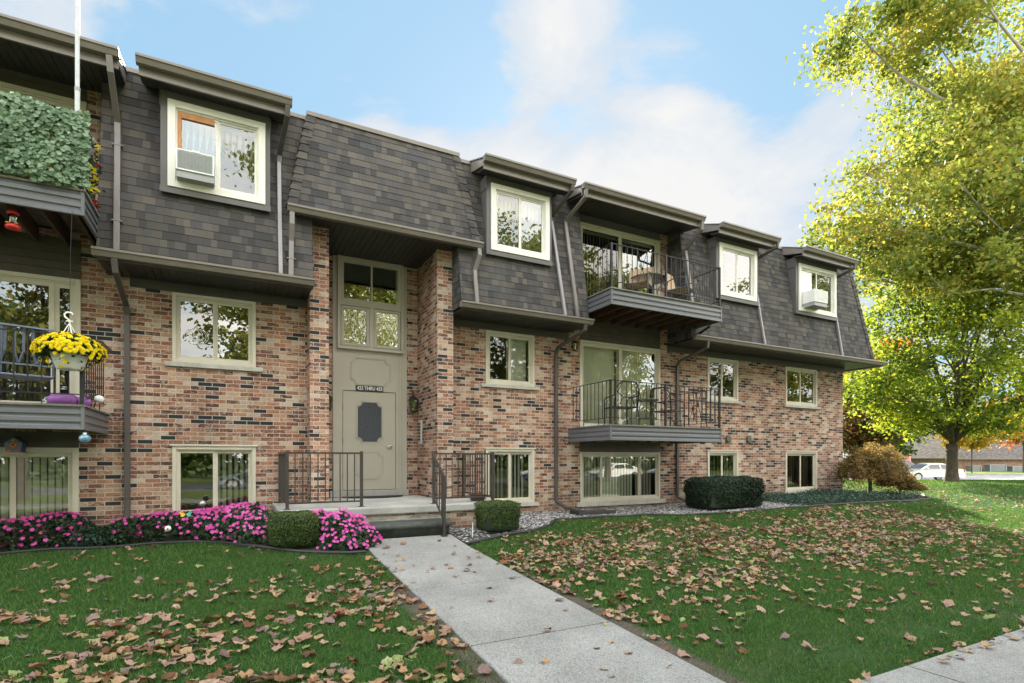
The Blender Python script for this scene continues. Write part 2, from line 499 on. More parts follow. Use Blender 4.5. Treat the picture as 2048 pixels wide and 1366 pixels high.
def stained_mat():
    m, t, out = newmat('stained_concrete')
    pos = t.n('ShaderNodeNewGeometry').outputs['Position']
    a = t.noise(pos, 3.2, 6, 0.7, 0.6)[0]
    b = t.noise(pos, 90, 3, 0.6)[0]
    c = t.ramp(a, [(0.30, (.10, .10, .08)), (0.5, (.24, .23, .19)), (0.7, (.42, .40, .35))])
    principled(t, out, c, 0.9, 0, t.bump(b, 0.5, 0.004), 0.25)
    return m
CONC3 = stained_mat()
DSTEP = simple('dark_step_concrete', (.058, .062, .055), 0.75, 0, 0.45, 7, 0.4, 40)
def glass_mat(name, refl=0.32, tint=(.86, .89, .87), ripple=0.0, rs=14.0, rough=0.0):
    m, t, out = newmat(name)
    pos = t.n('ShaderNodeNewGeometry').outputs['Position']
    nrm = t.bump(t.noise(t.vm('MULTIPLY', pos, (1.0, 1.0, 0.7)), 1.3, 1)[0], 0.10, 0.02)
    if ripple:
        nrm = t.bump(t.noise(pos, rs, 2, 0.5)[0], ripple, 0.02)
    fr = t.n('ShaderNodeFresnel', {'IOR': 1.5, 'Normal': nrm}).outputs[0]
    fac = t.m('MINIMUM', t.m('ADD', refl, fr), 1.0)
    gl = t.n('ShaderNodeBsdfGlossy', {'Color': (.95, .97, .97, 1), 'Roughness': rough, 'Normal': nrm})
    tr = t.n('ShaderNodeBsdfTransparent', {'Color': (*tint, 1)})
    mx = t.n('ShaderNodeMixShader', {0: fac, 1: tr.outputs[0], 2: gl.outputs[0]})
    t.link(mx.outputs[0], out.inputs[0])
    return m
GLASS = glass_mat('window_glass', 0.09)
GLASS_DULL = glass_mat('screened_glass', 0.05, (.62, .63, .62))
GLASS_BR = glass_mat('bright_glass', 0.14)
GLASS_RIP = glass_mat('rippled_glass', 0.45, (.25, .25, .25), 0.22, 11)
def pebble_mat():
    m, t, out = newmat('pebbled_door_glass')
    pos = t.n('ShaderNodeNewGeometry').outputs['Position']
    v = t.n('ShaderNodeTexVoronoi', {'Vector': t.vm('MULTIPLY', pos, (1.0, 1.0, 2.2)), 'Scale': 55.0})
    c = t.ramp(v.outputs['Distance'], [(0.0, (.13, .15, .19)), (0.6, (.035, .04, .05))])
    principled(t, out, c, 0.18, 0, t.bump(v.outputs['Distance'], 1.0, 0.01), 0.8)
    return m
PEBBLE = pebble_mat()

def leafmat(name, cols, trans=0.45, rough=0.55, spec=0.3):
    m, t, out = newmat(name)
    geo = t.n('ShaderNodeNewGeometry')
    ri = geo.outputs['Random Per Island']
    lf = t.noise(geo.outputs['Position'], 0.45, 3, 0.6)[0]
    f = t.m('ADD', t.m('MULTIPLY', ri, 0.62), t.m('MULTIPLY', t.n('ShaderNodeMapRange', {0: lf, 1: 0.35, 2: 0.65, 3: 0.0, 4: 1.0}).outputs[0], 0.38))
    n = len(cols)
    c = t.ramp(f, [(0.06 + 0.88 * i / max(1, n - 1), col) for i, col in enumerate(cols)])
    p = t.n('ShaderNodeBsdfPrincipled', {'Base Color': c, 'Roughness': rough, 'Specular IOR Level': spec})
    if trans:
        tc = t.mix(1.0, c, (1.08, 1.05, 0.62), 'MULTIPLY')
        tl = t.n('ShaderNodeBsdfTranslucent', {'Color': tc})
        mx = t.n('ShaderNodeMixShader', {0: trans, 1: p.outputs[0], 2: tl.outputs[0]})
        t.link(mx.outputs[0], out.inputs[0])
    else:
        t.link(p.outputs[0], out.inputs[0])
    return m
L_SYC = leafmat('plane_tree_leaves', [(.07, .12, .03), (.15, .21, .05), (.26, .31, .075), (.36, .38, .085), (.43, .39, .09), (.44, .31, .08)], 0.52)
L_MAP = leafmat('maple_leaves', [(.06, .11, .025), (.11, .18, .03), (.22, .29, .045), (.35, .40, .055), (.46, .45, .06)], 0.66)
L_RED = leafmat('dark_red_leaves', [(.03, .045, .015), (.06, .07, .02), (.12, .06, .025), (.20, .07, .03)], 0.5)
L_ORA = leafmat('orange_leaves', [(.45, .14, .03), (.55, .22, .04), (.60, .10, .03)], 0.55)
L_YEL = leafmat('yellow_leaves', [(.38, .30, .04), (.52, .38, .05), (.50, .26, .05)], 0.55)
L_GRN = leafmat('green_leaves', [(.03, .06, .015), (.07, .12, .025), (.14, .19, .035)], 0.5)
L_BOX = leafmat('boxwood_leaves', [(.022, .045, .012), (.04, .075, .018), (.075, .12, .03), (.13, .16, .05)], 0.3)
L_YEW = leafmat('yew_needles', [(.008, .018, .010), (.015, .033, .016), (.03, .055, .024)], 0.2)
L_IMP = leafmat('impatiens_leaves', [(.016, .040, .020), (.03, .065, .03), (.055, .10, .04)], 0.3)
L_JMA = leafmat('laceleaf_leaves', [(.05, .07, .02), (.11, .11, .03), (.26, .17, .07), (.46, .28, .15), (.52, .33, .20)], 0.5)
L_COV = leafmat('ground_cover_leaves', [(.03, .06, .045), (.05, .09, .07), (.09, .14, .10)], 0.2)
L_IVY = leafmat('artificial_ivy', [(.05, .10, .05), (.13, .22, .11), (.24, .34, .22), (.38, .47, .37)], 0.35, 0.5)
P_PINK = leafmat('pink_petals', [(.60, .045, .26), (.64, .08, .38), (.70, .17, .50)], 0.3, 0.6)
P_YEL = leafmat('yellow_petals', [(.85, .66, .01), (.92, .78, .02), (.95, .85, .05)], 0.25, 0.6)
BARK = simple('bark', (.085, .065, .05), 0.9, 0, 0.4, 7, 0.9, 18)
BARK_P = simple('pale_bark', (.34, .32, .27), 0.8, 0, 0.35, 2.5, 0.4, 14)
def deadleaf(name, a, b):
    m, t, out = newmat(name)
    geo = t.n('ShaderNodeNewGeometry')
    oi = t.n('ShaderNodeObjectInfo').outputs['Random']
    f = t.m('FRACT', t.m('ADD', geo.outputs['Random Per Island'], oi))
    c = t.mix(f, a, b)
    nz = t.noise(geo.outputs['Position'], 40, 3, 0.6)[0]
    c = t.mix(1.0, c, t.ramp(nz, [(0.3, (.7, .66, .62)), (0.7, (1.15, 1.15, 1.15))]), 'MULTIPLY')
    p = t.n('ShaderNodeBsdfPrincipled', {'Base Color': c, 'Roughness': 0.7, 'Specular IOR Level': 0.3})
    tl = t.n('ShaderNodeBsdfTranslucent', {'Color': c})
    t.link(t.n('ShaderNodeMixShader', {0: 0.2, 1: p.outputs[0], 2: tl.outputs[0]}).outputs[0], out.inputs[0])
    return m
D_PINK = deadleaf('dry_leaf_pinkish', (.31, .18, .13), (.44, .29, .215))
D_BROWN = deadleaf('dry_leaf_brown', (.13, .055, .03), (.28, .13, .065))
D_TAN = deadleaf('dry_leaf_tan', (.36, .21, .11), (.46, .31, .18))
D_GREEN = deadleaf('dry_leaf_greenish', (.26, .30, .10), (.36, .38, .18))
D_MAUVE = deadleaf('dry_leaf_mauve', (.20, .13, .12), (.30, .20, .18))
DEAD = [D_PINK, D_BROWN, D_TAN, D_GREEN, D_MAUVE]

# ------------------------------------------------------------------ ground, paving, road
def axis(lo, hi, flo, fhi, fine, grow=1.25):
    a = list(np.arange(flo, fhi + 1e-6, fine))
    st = fine
    while a[-1] < hi:
        st *= grow; a.append(a[-1] + st)
    st = fine
    while a[0] > lo:
        st *= grow; a.insert(0, a[0] - st)
    return a
def ground_mat():
    m, t, out = newmat('lawn_soil')
    pos = t.n('ShaderNodeNewGeometry').outputs['Position']
    a = t.noise(pos, 0.9, 5, 0.6)[0]
    b = t.noise(pos, 38, 4, 0.7)[0]
    c = t.ramp(b, [(0.3, (.012, .030, .008)), (0.55, (.035, .080, .018)), (0.75, (.07, .13, .03))])
    c = t.mix(t.n('ShaderNodeMapRange', {0: a, 1: 0.55, 2: 0.72, 3: 0.0, 4: 0.5}).outputs[0], c, (.07, .085, .03))
    px, py, pz = t.sep(pos)
    d1 = t.m('ABSOLUTE', t.m('SUBTRACT', px, 2.4))
    band = t.n('ShaderNodeMapRange', {0: d1, 1: 1.05, 2: 0.74, 3: 0.0, 4: 1.0}).outputs[0]
    band = t.m('MULTIPLY', band, t.n('ShaderNodeMapRange', {0: py, 1: -3.6, 2: -4.6, 3: 0.0, 4: 1.0}).outputs[0])
    corner = t.m('MULTIPLY', t.n('ShaderNodeMapRange', {0: t.m('ABSOLUTE', t.m('ADD', py, 7.2)), 1: .75, 2: 0.3, 3: 0.0, 4: 1.0}).outputs[0], t.n('ShaderNodeMapRange', {0: px, 1: 3.1, 2: 3.3, 3: 0.0, 4: 0.35}).outputs[0])
    wn_ = t.noise(pos, 3.1, 4, .6)[0]
    wear = t.n('ShaderNodeMapRange', {0: t.m('MULTIPLY', t.m('MAXIMUM', band, corner), t.m('ADD', wn_, .35)), 1: .28, 2: .55, 3: 0.0, 4: 1.0}).outputs[0]
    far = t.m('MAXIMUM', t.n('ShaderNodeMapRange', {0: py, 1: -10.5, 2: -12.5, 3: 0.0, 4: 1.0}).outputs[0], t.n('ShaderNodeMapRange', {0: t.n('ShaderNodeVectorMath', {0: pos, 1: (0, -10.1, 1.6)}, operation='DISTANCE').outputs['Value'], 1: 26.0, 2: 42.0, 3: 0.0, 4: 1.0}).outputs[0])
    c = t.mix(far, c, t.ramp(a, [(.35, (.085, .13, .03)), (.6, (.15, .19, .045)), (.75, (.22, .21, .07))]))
    soil = t.ramp(t.noise(pos, 60, 4, .7)[0], [(.3, (.05, .04, .03)), (.7, (.15, .125, .10))])
    c = t.mix(wear, c, soil)
    principled(t, out, c, 0.95, 0, t.bump(b, 0.8, 0.03), 0.15)
    return m
GROUND = ground_mat()
xs = axis(-350, 450, -5, 22, 0.35)
ys = axis(-350, 450, -10, 2, 0.3)
gv = np.array([(x, y, g(x, y)) for y in ys for x in xs])
nx_ = len(xs)
q = np.array([(j * nx_ + i, j * nx_ + i + 1, (j + 1) * nx_ + i + 1, (j + 1) * nx_ + i) for j in range(len(ys) - 1) for i in range(nx_ - 1)])
gro = npmesh('ground', gv, q.ravel(), np.arange(len(q)) * 4, np.full(len(q), 4), GROUND, smooth=True)
tag(gro, kind='structure')

JOINT = simple('joint_dirt', (.05, .045, .035), .95)
def strip_slab(name, x0, x1, ylist, top, thick, matl, joint=None, kind='structure'):
    b = MB()
    for k in range(len(ylist) - 1):
        ya, yb = ylist[k] + 0.011, ylist[k + 1] - 0.011
        za, zb = top(ylist[k]), top(ylist[k + 1])
        e = 0.008
        vs = [(x0, ya, za - thick), (x1, ya, za - thick), (x1, yb, zb - thick), (x0, yb, zb - thick),
              (x0, ya, za - e), (x1, ya, za - e), (x1, yb, zb - e), (x0, yb, zb - e),
              (x0 + e, ya + e, za), (x1 - e, ya + e, za), (x1 - e, yb - e, zb), (x0 + e, yb - e, zb)]
        b.add(vs, [(0, 1, 5, 4), (1, 2, 6, 5), (2, 3, 7, 6), (3, 0, 4, 7), (4, 5, 9, 8), (5, 6, 10, 9), (6, 7, 11, 10), (7, 4, 8, 11), (8, 9, 10, 11)])
    for yj in ylist[1:-1]:
        b.box(x0 + .01, yj - .012, top(yj) - .05, x1 - .01, yj + .012, top(yj) - .0065, 1)
    o = b.build(name, [matl, JOINT])
    if kind: tag(o, kind=kind)
    return o
wtop = lambda y: float(np.interp(y + 10.1, [2.3, 3.0, 4.0, 5.6, 7.3, 8.1], [.0, .015, .10, .20, .31, .40]))
strip_slab('walk_path', 1.70, 3.10, [-7.78, -6.1, -4.48, -2.9, -2.03], wtop, 0.10, CONC)
b = MB()
for k in range(-8, 30):
    xa = -12.4 + (k + 8) * 1.55
    b.box(xa + 0.010, -9.25, -0.14, xa + 1.540, -7.80, -0.005 + 0.0)
    b.box(xa - .012, -9.24, -.12, xa + .012, -7.76, -.012, 1)
sw = b.build('sidewalk', [CONC, JOINT])
tag(sw, kind='structure')
ASPH = concrete_mat('asphalt', (.16, .158, .155), 0.12, False)
FARASPH = concrete_mat('pale_asphalt', (.30, .295, .29), 0.08, False)
KERB = concrete_mat('kerb_concrete', (.36, .35, .33), 0.2, False)
RZ = R(-27.48)
MF = Matrix.Translation((0, -10.1, 0)) @ Matrix.Rotation(RZ, 4, 'Z')     # local x = to the right of the view, y = away
b = MB(); b.box(14, 42, -0.4, 150, 57, -0.19, 0, MF)
tag(b.build('road', FARASPH), kind='structure')
b = MB(); b.box(14, 57, -0.4, 150, 57.3, -0.06, 0, MF); b.box(14, 57.3, -0.4, 150, 64, -0.08, 1, MF)
tag(b.build('far_kerb_verge', [KERB, GROUND]), kind='structure')
# street behind the viewer, seen in the window glass
b = MB(); b.box(-90, -34.0, -0.6, 110, -25.5, -0.24)
tag(b.build('street', ASPH), kind='structure')
b = MB(); b.box(-90, -16.6, -0.5, 110, -14.6, -0.15)
tag(b.build('far_sidewalk', CONC), kind='structure')

# ------------------------------------------------------------------ the apartment building
BLD = empty('apartment_building', (0, 0, 0), 0, 'long three-storey brick apartment building with dark shingled mansard roof and balconies', 'building')
XL, XR = -6.0, 16.79
WIN_Z = {'mid': (3.14, 4.245), 'low': (0.66, 1.80)}
wins = [(-0.83, 0.37), (4.64, 5.79), (10.97, 12.11), (14.07, 15.50)]
holes = []                                              # (x0, x1, z0, z1) in the front wall
for a, b_ in wins:
    holes.append((a, b_, 3.14, 4.245)); holes.append((a, b_, 0.66, 1.80))
holes += [(6.97, 9.345, 2.28, 4.28), (6.95, 9.34, 5.0, 6.94), (6.99, 9.34, 0.61, 1.75),
          (-4.40, -1.985, 2.28, 4.26), (-4.40, -1.915, 5.0, 6.92), (-4.40, -2.01, 0.60, 1.76),
          (1.503, 3.479, 0.80, 5.60)]
def wall_with_holes(bm, x0, x1, z0, z1, y, holes, depth=0.12):
    X = sorted({x0, x1, *[h[0] for h in holes], *[h[1] for h in holes]})
    Z = sorted({z0, z1, *[h[2] for h in holes], *[h[3] for h in holes]})
    idx = {}
    def vid(x, z):
        if (x, z) not in idx:
            idx[(x, z)] = len(bm.v); bm.v.append((x, y, z))
        return idx[(x, z)]
    for i in range(len(X) - 1):
        for j in range(len(Z) - 1):
            cx, cz = (X[i] + X[i + 1]) / 2, (Z[j] + Z[j + 1]) / 2
            if any(h[0] < cx < h[1] and h[2] < cz < h[3] for h in holes): continue
            bm.f.append((vid(X[i], Z[j]), vid(X[i + 1], Z[j]), vid(X[i + 1], Z[j + 1]), vid(X[i], Z[j + 1]))); bm.mi.append(0)
    for a, b2, c, d in holes:
        dd = depth
        bm.add([(a, y, c), (b2, y, c), (b2, y, d), (a, y, d), (a, y + dd, c), (b2, y + dd, c), (b2, y + dd, d), (a, y + dd, d)],
               [(0, 1, 5, 4), (2, 3, 7, 6), (3, 0, 4, 7), (1, 2, 6, 5)])
b = MB()
wall_with_holes(b, XL, XR, 0.0, 7.2, 0.0, holes)
# door recess
b.add([(1.503, 0.12, .8), (1.503, .9, .8), (1.503, .9, 5.6), (1.503, .12, 5.6)], [(0, 1, 2, 3)])
b.add([(3.479, 0.12, .8), (3.479, .9, .8), (3.479, .9, 5.6), (3.479, .12, 5.6)], [(3, 2, 1, 0)])
b.add([(1.503, .9, .8), (1.765, .9, .8), (1.765, .9, 5.6), (1.503, .9, 5.6)], [(0, 1, 2, 3)])
b.add([(3.245, .9, .8), (3.479, .9, .8), (3.479, .9, 5.6), (3.245, .9, 5.6)], [(0, 1, 2, 3)])
# ends and back
b.add([(XR, 0, 0), (XR, 11, 0), (XR, 11, 7.2), (XR, 0, 7.2)], [(0, 1, 2, 3)])
b.add([(XL, 0, 0), (XL, 11, 0), (XL, 11, 7.2), (XL, 0, 7.2)], [(3, 2, 1, 0)])
b.add([(XL, 11, 0), (XR, 11, 0), (XR, 11, 7.2), (XL, 11, 7.2)], [(3, 2, 1, 0)])
b.build('brick_wall', BRICK, BLD, fix=False)
# brick piers of the entrance
for x0, x1 in ((1.188, 1.503), (3.479, 3.80)):
    b = MB(); b.box(x0, -0.34, 0.3, x1, -0.001, 5.60)
    b.build('brick_pier', BRICK, BLD)

# ---- mansard
Z0, Z1, YB, YT = 4.43, 7.36, -0.80, -0.36
SL = (YT - YB) / (Z1 - Z0)
ymans = lambda z: YB + (z - Z0) * SL
H = 0.125
def courses(bm, A, B, nrm, z0, z1, t=0.0075):
    """shingle courses between the edge curves A(z), B(z) (points), butt edges standing out along nrm."""
    k0 = math.floor((z0 - Z0) / H + 1e-6)
    z = Z0 + k0 * H
    n = Vector(nrm)
    while z < z1 - 1e-4:
        za, zb = max(z, z0), min(z + H, z1)
        if zb - za > 0.004:
            a0, b0, a1, b1 = Vector(A(za)), Vector(B(za)), Vector(A(zb)), Vector(B(zb))
            j = t * random.uniform(0.85, 1.15)
            p0, p1, p2, p3 = a0 + n * j, b0 + n * j, b1 + n * 0.001, a1 + n * 0.001
            bm.add([p0, p1, p2, p3, a0 - n * 0.003, b0 - n * 0.003], [(0, 1, 2, 3)], 0)
            bm.add([p0, p1, a0 - n * 0.003, b0 - n * 0.003], [(0, 2, 3, 1)], 1)
        z += H
def mansard(name, x0, x1, y0=YB, y1=YT, z0=Z0, z1=Z1, lean0=0.0, lean1=0.0, back=0.0):
    bm = MB()
    f = lambda z: (z - z0) / (z1 - z0)
    y = lambda z: y0 + (y1 - y0) * f(z)
    L = lambda z: (x0 + lean0 * f(z), y(z), z)
    Rr = lambda z: (x1 - lean1 * f(z), y(z), z)
    courses(bm, L, Rr, (0, -1, 0.1), z0, z1)
    courses(bm, lambda z: (x0 + lean0 * f(z), back, z), L, (-1, 0, 0.1), z0, z1)
    courses(bm, Rr, lambda z: (x1 - lean1 * f(z), back, z), (1, 0, 0.1), z0, z1)
    # closing sheet under the courses
    i = 0.012
    bm.add([(x0 + i, y0 + i, z0), (x1 - i, y0 + i, z0), (x1 - lean1 - i, y1 + i, z1), (x0 + lean0 + i, y1 + i, z1)], [(0, 1, 2, 3)], 1)
    # cap shingles along the two front edges
    if lean0 or lean1:
        for s_, X0, ln in ((-1, x0, lean0), (1, x1, -lean1)):
            z = z0
            while z < z1 - 0.02:
                za, zb = z, min(z + 0.145, z1)
                P = lambda zz, dx_, o: (X0 + ln * f(zz) - s_ * dx_ + s_ * o * (dx_ <= 0.001), y(zz) - o, zz)
                bm.add([P(za, 0.0, .032), P(za, 0.13, .026), P(zb, 0.13, .014), P(zb, 0.0, .016)], [(0, 1, 2, 3)], 0)
                bm.add([P(za, 0.0, .032), P(za, 0.13, .026), P(za, 0.13, 0), P(za, 0, 0)], [(0, 1, 2, 3)], 1)
                q_ = (X0 + ln * f(za) + s_ * .032, y(za) + .14, za); q2 = (X0 + ln * f(zb) + s_ * .016, y(zb) + .14, zb)
                bm.add([P(za, 0.0, .032), q_, q2, P(zb, 0.0, .016)], [(0, 1, 2, 3)], 0)
                z += 0.145
    return bm.build(name, [SHINGLE, SH_EDGE], BLD, fix=False)
mansard('mansard_roof', -1.66, 1.19)
mansard('mansard_roof', 3.78, 6.665)
mansard('mansard_roof', 9.60, 17.02, lean1=0.48, back=9.0)
mansard('mansard_roof', 0.82, 4.16, -0.745, -0.40, 5.68, 7.42, 0.33, 0.28)
# flat roof and ridge metal
b = MB(); b.box(XL, -0.34, 7.20, 16.45, 11, 7.33); b.build('flat_roof', SH_EDGE, BLD)
b = MB()
for x0, x1 in ((-1.66, 1.12), (3.92, 6.665), (9.60, 16.56)):
    b.box(x0, YT - 0.03, 7.33, x1, YT + 0.25, 7.40)
b.box(1.13, -0.435, 7.40, 3.90, 0.0, 7.475)
b.build('ridge_flashing', TAUPE, BLD, bevel=0.006)
# upper back wall behind the right hip / end
# ---- soffits (v-groove boards), friezes, gutters
GUT = [(0.0, 0.0), (0.0, 0.10), (-0.012, 0.10), (-0.012, 0.012), (-0.07, 0.012), (-0.098, 0.055), (-0.098, 0.075), (-0.115, 0.082), (-0.115, 0.105), (-0.130, 0.105), (-0.130, 0.072), (-0.112, 0.060), (-0.083, 0.0)]
def gutter(x0, x1, y, z, matl=TAUPE, parent=BLD):
    bm = MB()
    bm.extr_x([(y + a, z + c) for a, c in GUT], x0, x1)
    for x in (x0, x1):                                  # end caps
        bm.extr_x([(y, z), (y, z + .10), (y - .115, z + .10), (y - .098, z + .05), (y - .083, z)], x - 0.002 if x == x0 else x - 0.001, x + 0.003 if x == x0 else x + 0.002)
    return bm.build('gutter', matl, parent)
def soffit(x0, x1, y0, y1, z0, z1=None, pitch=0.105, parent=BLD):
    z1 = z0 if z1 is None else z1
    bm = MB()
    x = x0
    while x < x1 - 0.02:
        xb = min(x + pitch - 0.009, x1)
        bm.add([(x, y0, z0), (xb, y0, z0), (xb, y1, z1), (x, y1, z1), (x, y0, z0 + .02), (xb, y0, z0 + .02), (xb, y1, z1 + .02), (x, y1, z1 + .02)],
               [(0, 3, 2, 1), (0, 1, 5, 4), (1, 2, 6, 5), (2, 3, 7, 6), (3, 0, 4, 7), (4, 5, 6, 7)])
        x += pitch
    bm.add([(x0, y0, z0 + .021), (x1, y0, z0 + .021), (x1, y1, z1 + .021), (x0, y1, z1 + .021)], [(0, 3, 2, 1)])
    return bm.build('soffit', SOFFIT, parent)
for x0, x1, gx0, gx1 in ((-1.66, 1.187, -1.69, 1.187), (3.805, 6.66, 3.74, 6.68), (9.60, 17.30, 9.58, 17.43)):
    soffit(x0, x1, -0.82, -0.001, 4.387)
    b = MB(); b.box(x0, -0.835, 4.36, x1 + (.12 if x1 > 17 else 0), -0.815, 4.47); b.build('fascia', BROWN, BLD)
    b = MB(); b.box(x0 if x0 > 0 else -1.38, -0.035, 4.25, min(x1, 16.82), -0.002, 4.385); b.build('frieze_board', BROWN, BLD)
    gutter(gx0, gx1, -0.836, 4.385)
# end overhang on the right
soffit(16.80, 17.30, 0.0, 9.0, 4.387)
b = MB(); b.box(17.30, -0.82, 4.36, 17.42, 9.0, 4.49); b.build('gutter', TAUPE, BLD)
b = MB(); b.box(16.80, 0, 4.25, 16.83, 9, 4.385); b.build('frieze_board', BROWN, BLD)
b = MB(); b.box(17.0, -0.80, 4.41, 17.31, 9.0, 4.44); b.build('eave_board', SH_EDGE, BLD)
# entrance canopy
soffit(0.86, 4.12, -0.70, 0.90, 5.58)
b = MB(); b.box(0.84, -0.735, 5.55, 4.14, -0.70, 5.66); b.build('fascia', BROWN, BLD)
gutter(0.80, 4.21, -0.736, 5.56)
b = MB(); b.box(0.86, -0.70, 5.605, 4.12, 0.9, 5.70); b.build('canopy_deck', SH_EDGE, BLD)

# ---- windows
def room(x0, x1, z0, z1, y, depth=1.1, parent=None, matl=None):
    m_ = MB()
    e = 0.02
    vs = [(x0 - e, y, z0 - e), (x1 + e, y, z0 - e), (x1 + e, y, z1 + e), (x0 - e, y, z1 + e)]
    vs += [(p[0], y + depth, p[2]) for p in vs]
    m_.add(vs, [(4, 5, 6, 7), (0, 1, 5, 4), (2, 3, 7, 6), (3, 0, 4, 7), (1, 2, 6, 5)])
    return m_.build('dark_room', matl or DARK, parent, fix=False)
def blinds(x0, x1, z0, z1, y, pitch=0.088, ang=35, wid=0.086, parent=None, matl=None):
    m_ = MB()
    x = x0 + 0.04
    while x < x1 - 0.03:
        a = R(ang + random.uniform(-4, 4))
        dx_, dy_ = math.cos(a) * wid / 2, math.sin(a) * wid / 2
        m_.add([(x - dx_, y - dy_, z0 + .02), (x + dx_, y + dy_, z0 + .02), (x + dx_, y + dy_, z1 - .04), (x - dx_, y - dy_, z1 - .04)], [(0, 1, 2, 3)])
        x += pitch
    m_.box(x0, y - .03, z1 - .05, x1, y + .03, z1 - .005)
    return m_.build('vertical_blinds', matl or BLIND, parent, fix=False)
def window(x0, x1, z0, z1, y=0.0, split=0.5, trim=0.055, frame=CREAM, bl=(True, True), glass=(GLASS_DULL, GLASS), sill=None, sash=0.035, label=None, ang=35, proud=0.022, casing=0.0, back=1.1, head=False, name='window', nroom=True, bpitch=.088, panes=None):
    """casing window: outer frame (part), panes, blinds, sill as sub-parts."""
    f = MB()
    t = trim
    y0, y1 = y - proud, y + 0.06
    f.box(x0, y0, z0, x0 + t, y1, z1); f.box(x1 - t, y0, z0, x1, y1, z1)
    f.box(x0 + t, y0, z1 - t, x1 - t, y1, z1); f.box(x0 + t, y0, z0, x1 - t, y1, z0 + t)
    # inner step
    i = t + 0.022
    f.box(x0 + t, y + .005, z0 + t, x0 + i, y + .07, z1 - t); f.box(x1 - i, y + .005, z0 + t, x1 - t, y + .07, z1 - t)
    f.box(x0 + i, y + .005, z1 - i, x1 - i, y + .07, z1 - t); f.box(x0 + i, y + .005, z0 + t, x1 - i, y + .07, z0 + i)
    if head: f.box(x0 - .03, y - .045, z1 + .001, x1 + .03, y + .0, z1 + .022)
    fo = f.build(name, frame, BLD, bevel=0.004)
    if label: fo['label'] = label
    ax, bx = x0 + i, x1 - i
    sp = [ax] + ([ax + (bx - ax) * split] if not panes else [ax + (bx - ax) * p for p in panes]) + [bx]
    for k in range(len(sp) - 1):
        a, c = sp[k], sp[k + 1]
        yo = y + (0.022 if k % 2 == 0 else 0.036)
        s_ = MB()
        s0 = sash
        s_.box(a, yo, z0 + i, a + s0, yo + .022, z1 - i); s_.box(c - s0, yo, z0 + i, c, yo + .022, z1 - i)
        s_.box(a + s0, yo, z0 + i, c - s0, yo + .022, z0 + i + s0); s_.box(a + s0, yo, z1 - i - s0, c - s0, yo + .022, z1 - i)
        s_.build('sash', frame, fo)
        p = MB()
        p.add([(a + s0, yo + .012, z0 + i + s0), (c - s0, yo + .012, z0 + i + s0), (c - s0, yo + .012, z1 - i - s0), (a + s0, yo + .012, z1 - i - s0)], [(0, 1, 2, 3)])
        p.build('pane', glass[min(k, len(glass) - 1)], fo, fix=False)
        if bl[min(k, len(bl) - 1)]:
            blinds(a, c, z0 + i, z1 - i, y + 0.20, parent=fo, ang=ang, pitch=bpitch)
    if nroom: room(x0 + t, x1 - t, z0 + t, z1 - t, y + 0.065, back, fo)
    if sill:
        s_ = MB(); s_.box(x0 - sill[0], y - .055, z0 - sill[2], x1 + sill[1], y + .05, z0 - 0.003)
        s_.build('sill', STONE, fo, bevel=0.006)
    return fo
# middle-floor windows
window(wins[0][0], wins[0][1], 3.14, 4.245, sill=(.10, .11, .075), bl=(False, False), glass=(GLASS, GLASS_BR))
window(wins[1][0], wins[1][1], 3.14, 4.245, sill=(.11, .11, .07), bl=(False, True), glass=(GLASS_DULL, GLASS), bpitch=.05, ang=10)
window(wins[2][0], wins[2][1], 3.14, 4.235, sill=(.11, .11, .07), bl=(False, False))
window(wins[3][0], wins[3][1], 3.14, 4.235, sill=(.05, .14, .07), bl=(False, False), glass=(GLASS, GLASS_DULL))
# lower windows
window(wins[0][0], wins[0][1], 0.66, 1.80, head=True, sill=(.10, .10, .07), bl=(False, True), glass=(GLASS, GLASS), ang=55)
window(wins[1][0], wins[1][1], 0.66, 1.80, head=True, sill=(.10, .10, .075), bl=(True, True), glass=(GLASS_DULL, GLASS))
window(wins[2][0], wins[2][1], 0.66, 1.80, head=True, sill=(.10, .10, .07), bl=(True, True))
window(wins[3][0], wins[3][1], 0.66, 1.80, head=True, sill=(.05, .14, .07), bl=(True, True), ang=60)
window(-4.40, -2.01, 0.60, 1.76, trim=.075, bl=(True, True), glass=(GLASS, GLASS), panes=[.30, .70], ang=50)
window(6.99, 9.34, 0.61, 1.75, trim=.05, bl=(True, True), glass=(GLASS_DULL, GLASS_BR, GLASS_DULL), panes=[.245, .755], sill=(.10, .16, .10), ang=14)
# sliding doors
window(6.97, 9.345, 2.285, 4.28, trim=.05, sash=.05, name='patio_door', glass=(GLASS, GLASS_BR), bpitch=.07, ang=12)
window(6.95, 9.34, 5.005, 6.94, trim=.05, sash=.05, name='patio_door', glass=(GLASS_DULL, GLASS_BR), ang=48)
window(-4.40, -1.985, 2.285, 4.26, trim=.06, sash=.06, name='patio_door', glass=(GLASS, GLASS_DULL), panes=[.895], bl=(False, False))
window(-4.40, -1.915, 5.005, 6.92, trim=.06, sash=.05, name='patio_door', glass=(GLASS, GLASS), bl=(False, False), panes=[.5])
# lap siding above the patio doors and the lower wide windows
def lap(x0, x1, z0, z1, y, n, matl=SIDING):
    m_ = MB(); h = (z1 - z0) / n
    for k in range(n):
        a = z0 + k * h
        m_.extr_x([(y, a), (y - .022, a), (y - .020, a + .01), (y - .008, a + h - .002), (y, a + h - .002)], x0, x1)
    return m_.build('lap_siding', matl, BLD)
lap(-5.9, -1.985, 4.262, 4.84, -.003, 5)
lap(6.97, 9.345, 4.282, 4.84, -.003, 5)
lap(-5.9, -1.915, 6.922, 7.12, -.003, 2)
lap(6.94, 9.345, 6.942, 7.12, -.003, 1, PANEL)
lap(-5.9, -2.01, 1.762, 1.99, -.003, 2)
lap(6.97, 9.35, 1.752, 1.99, -.003, 1)
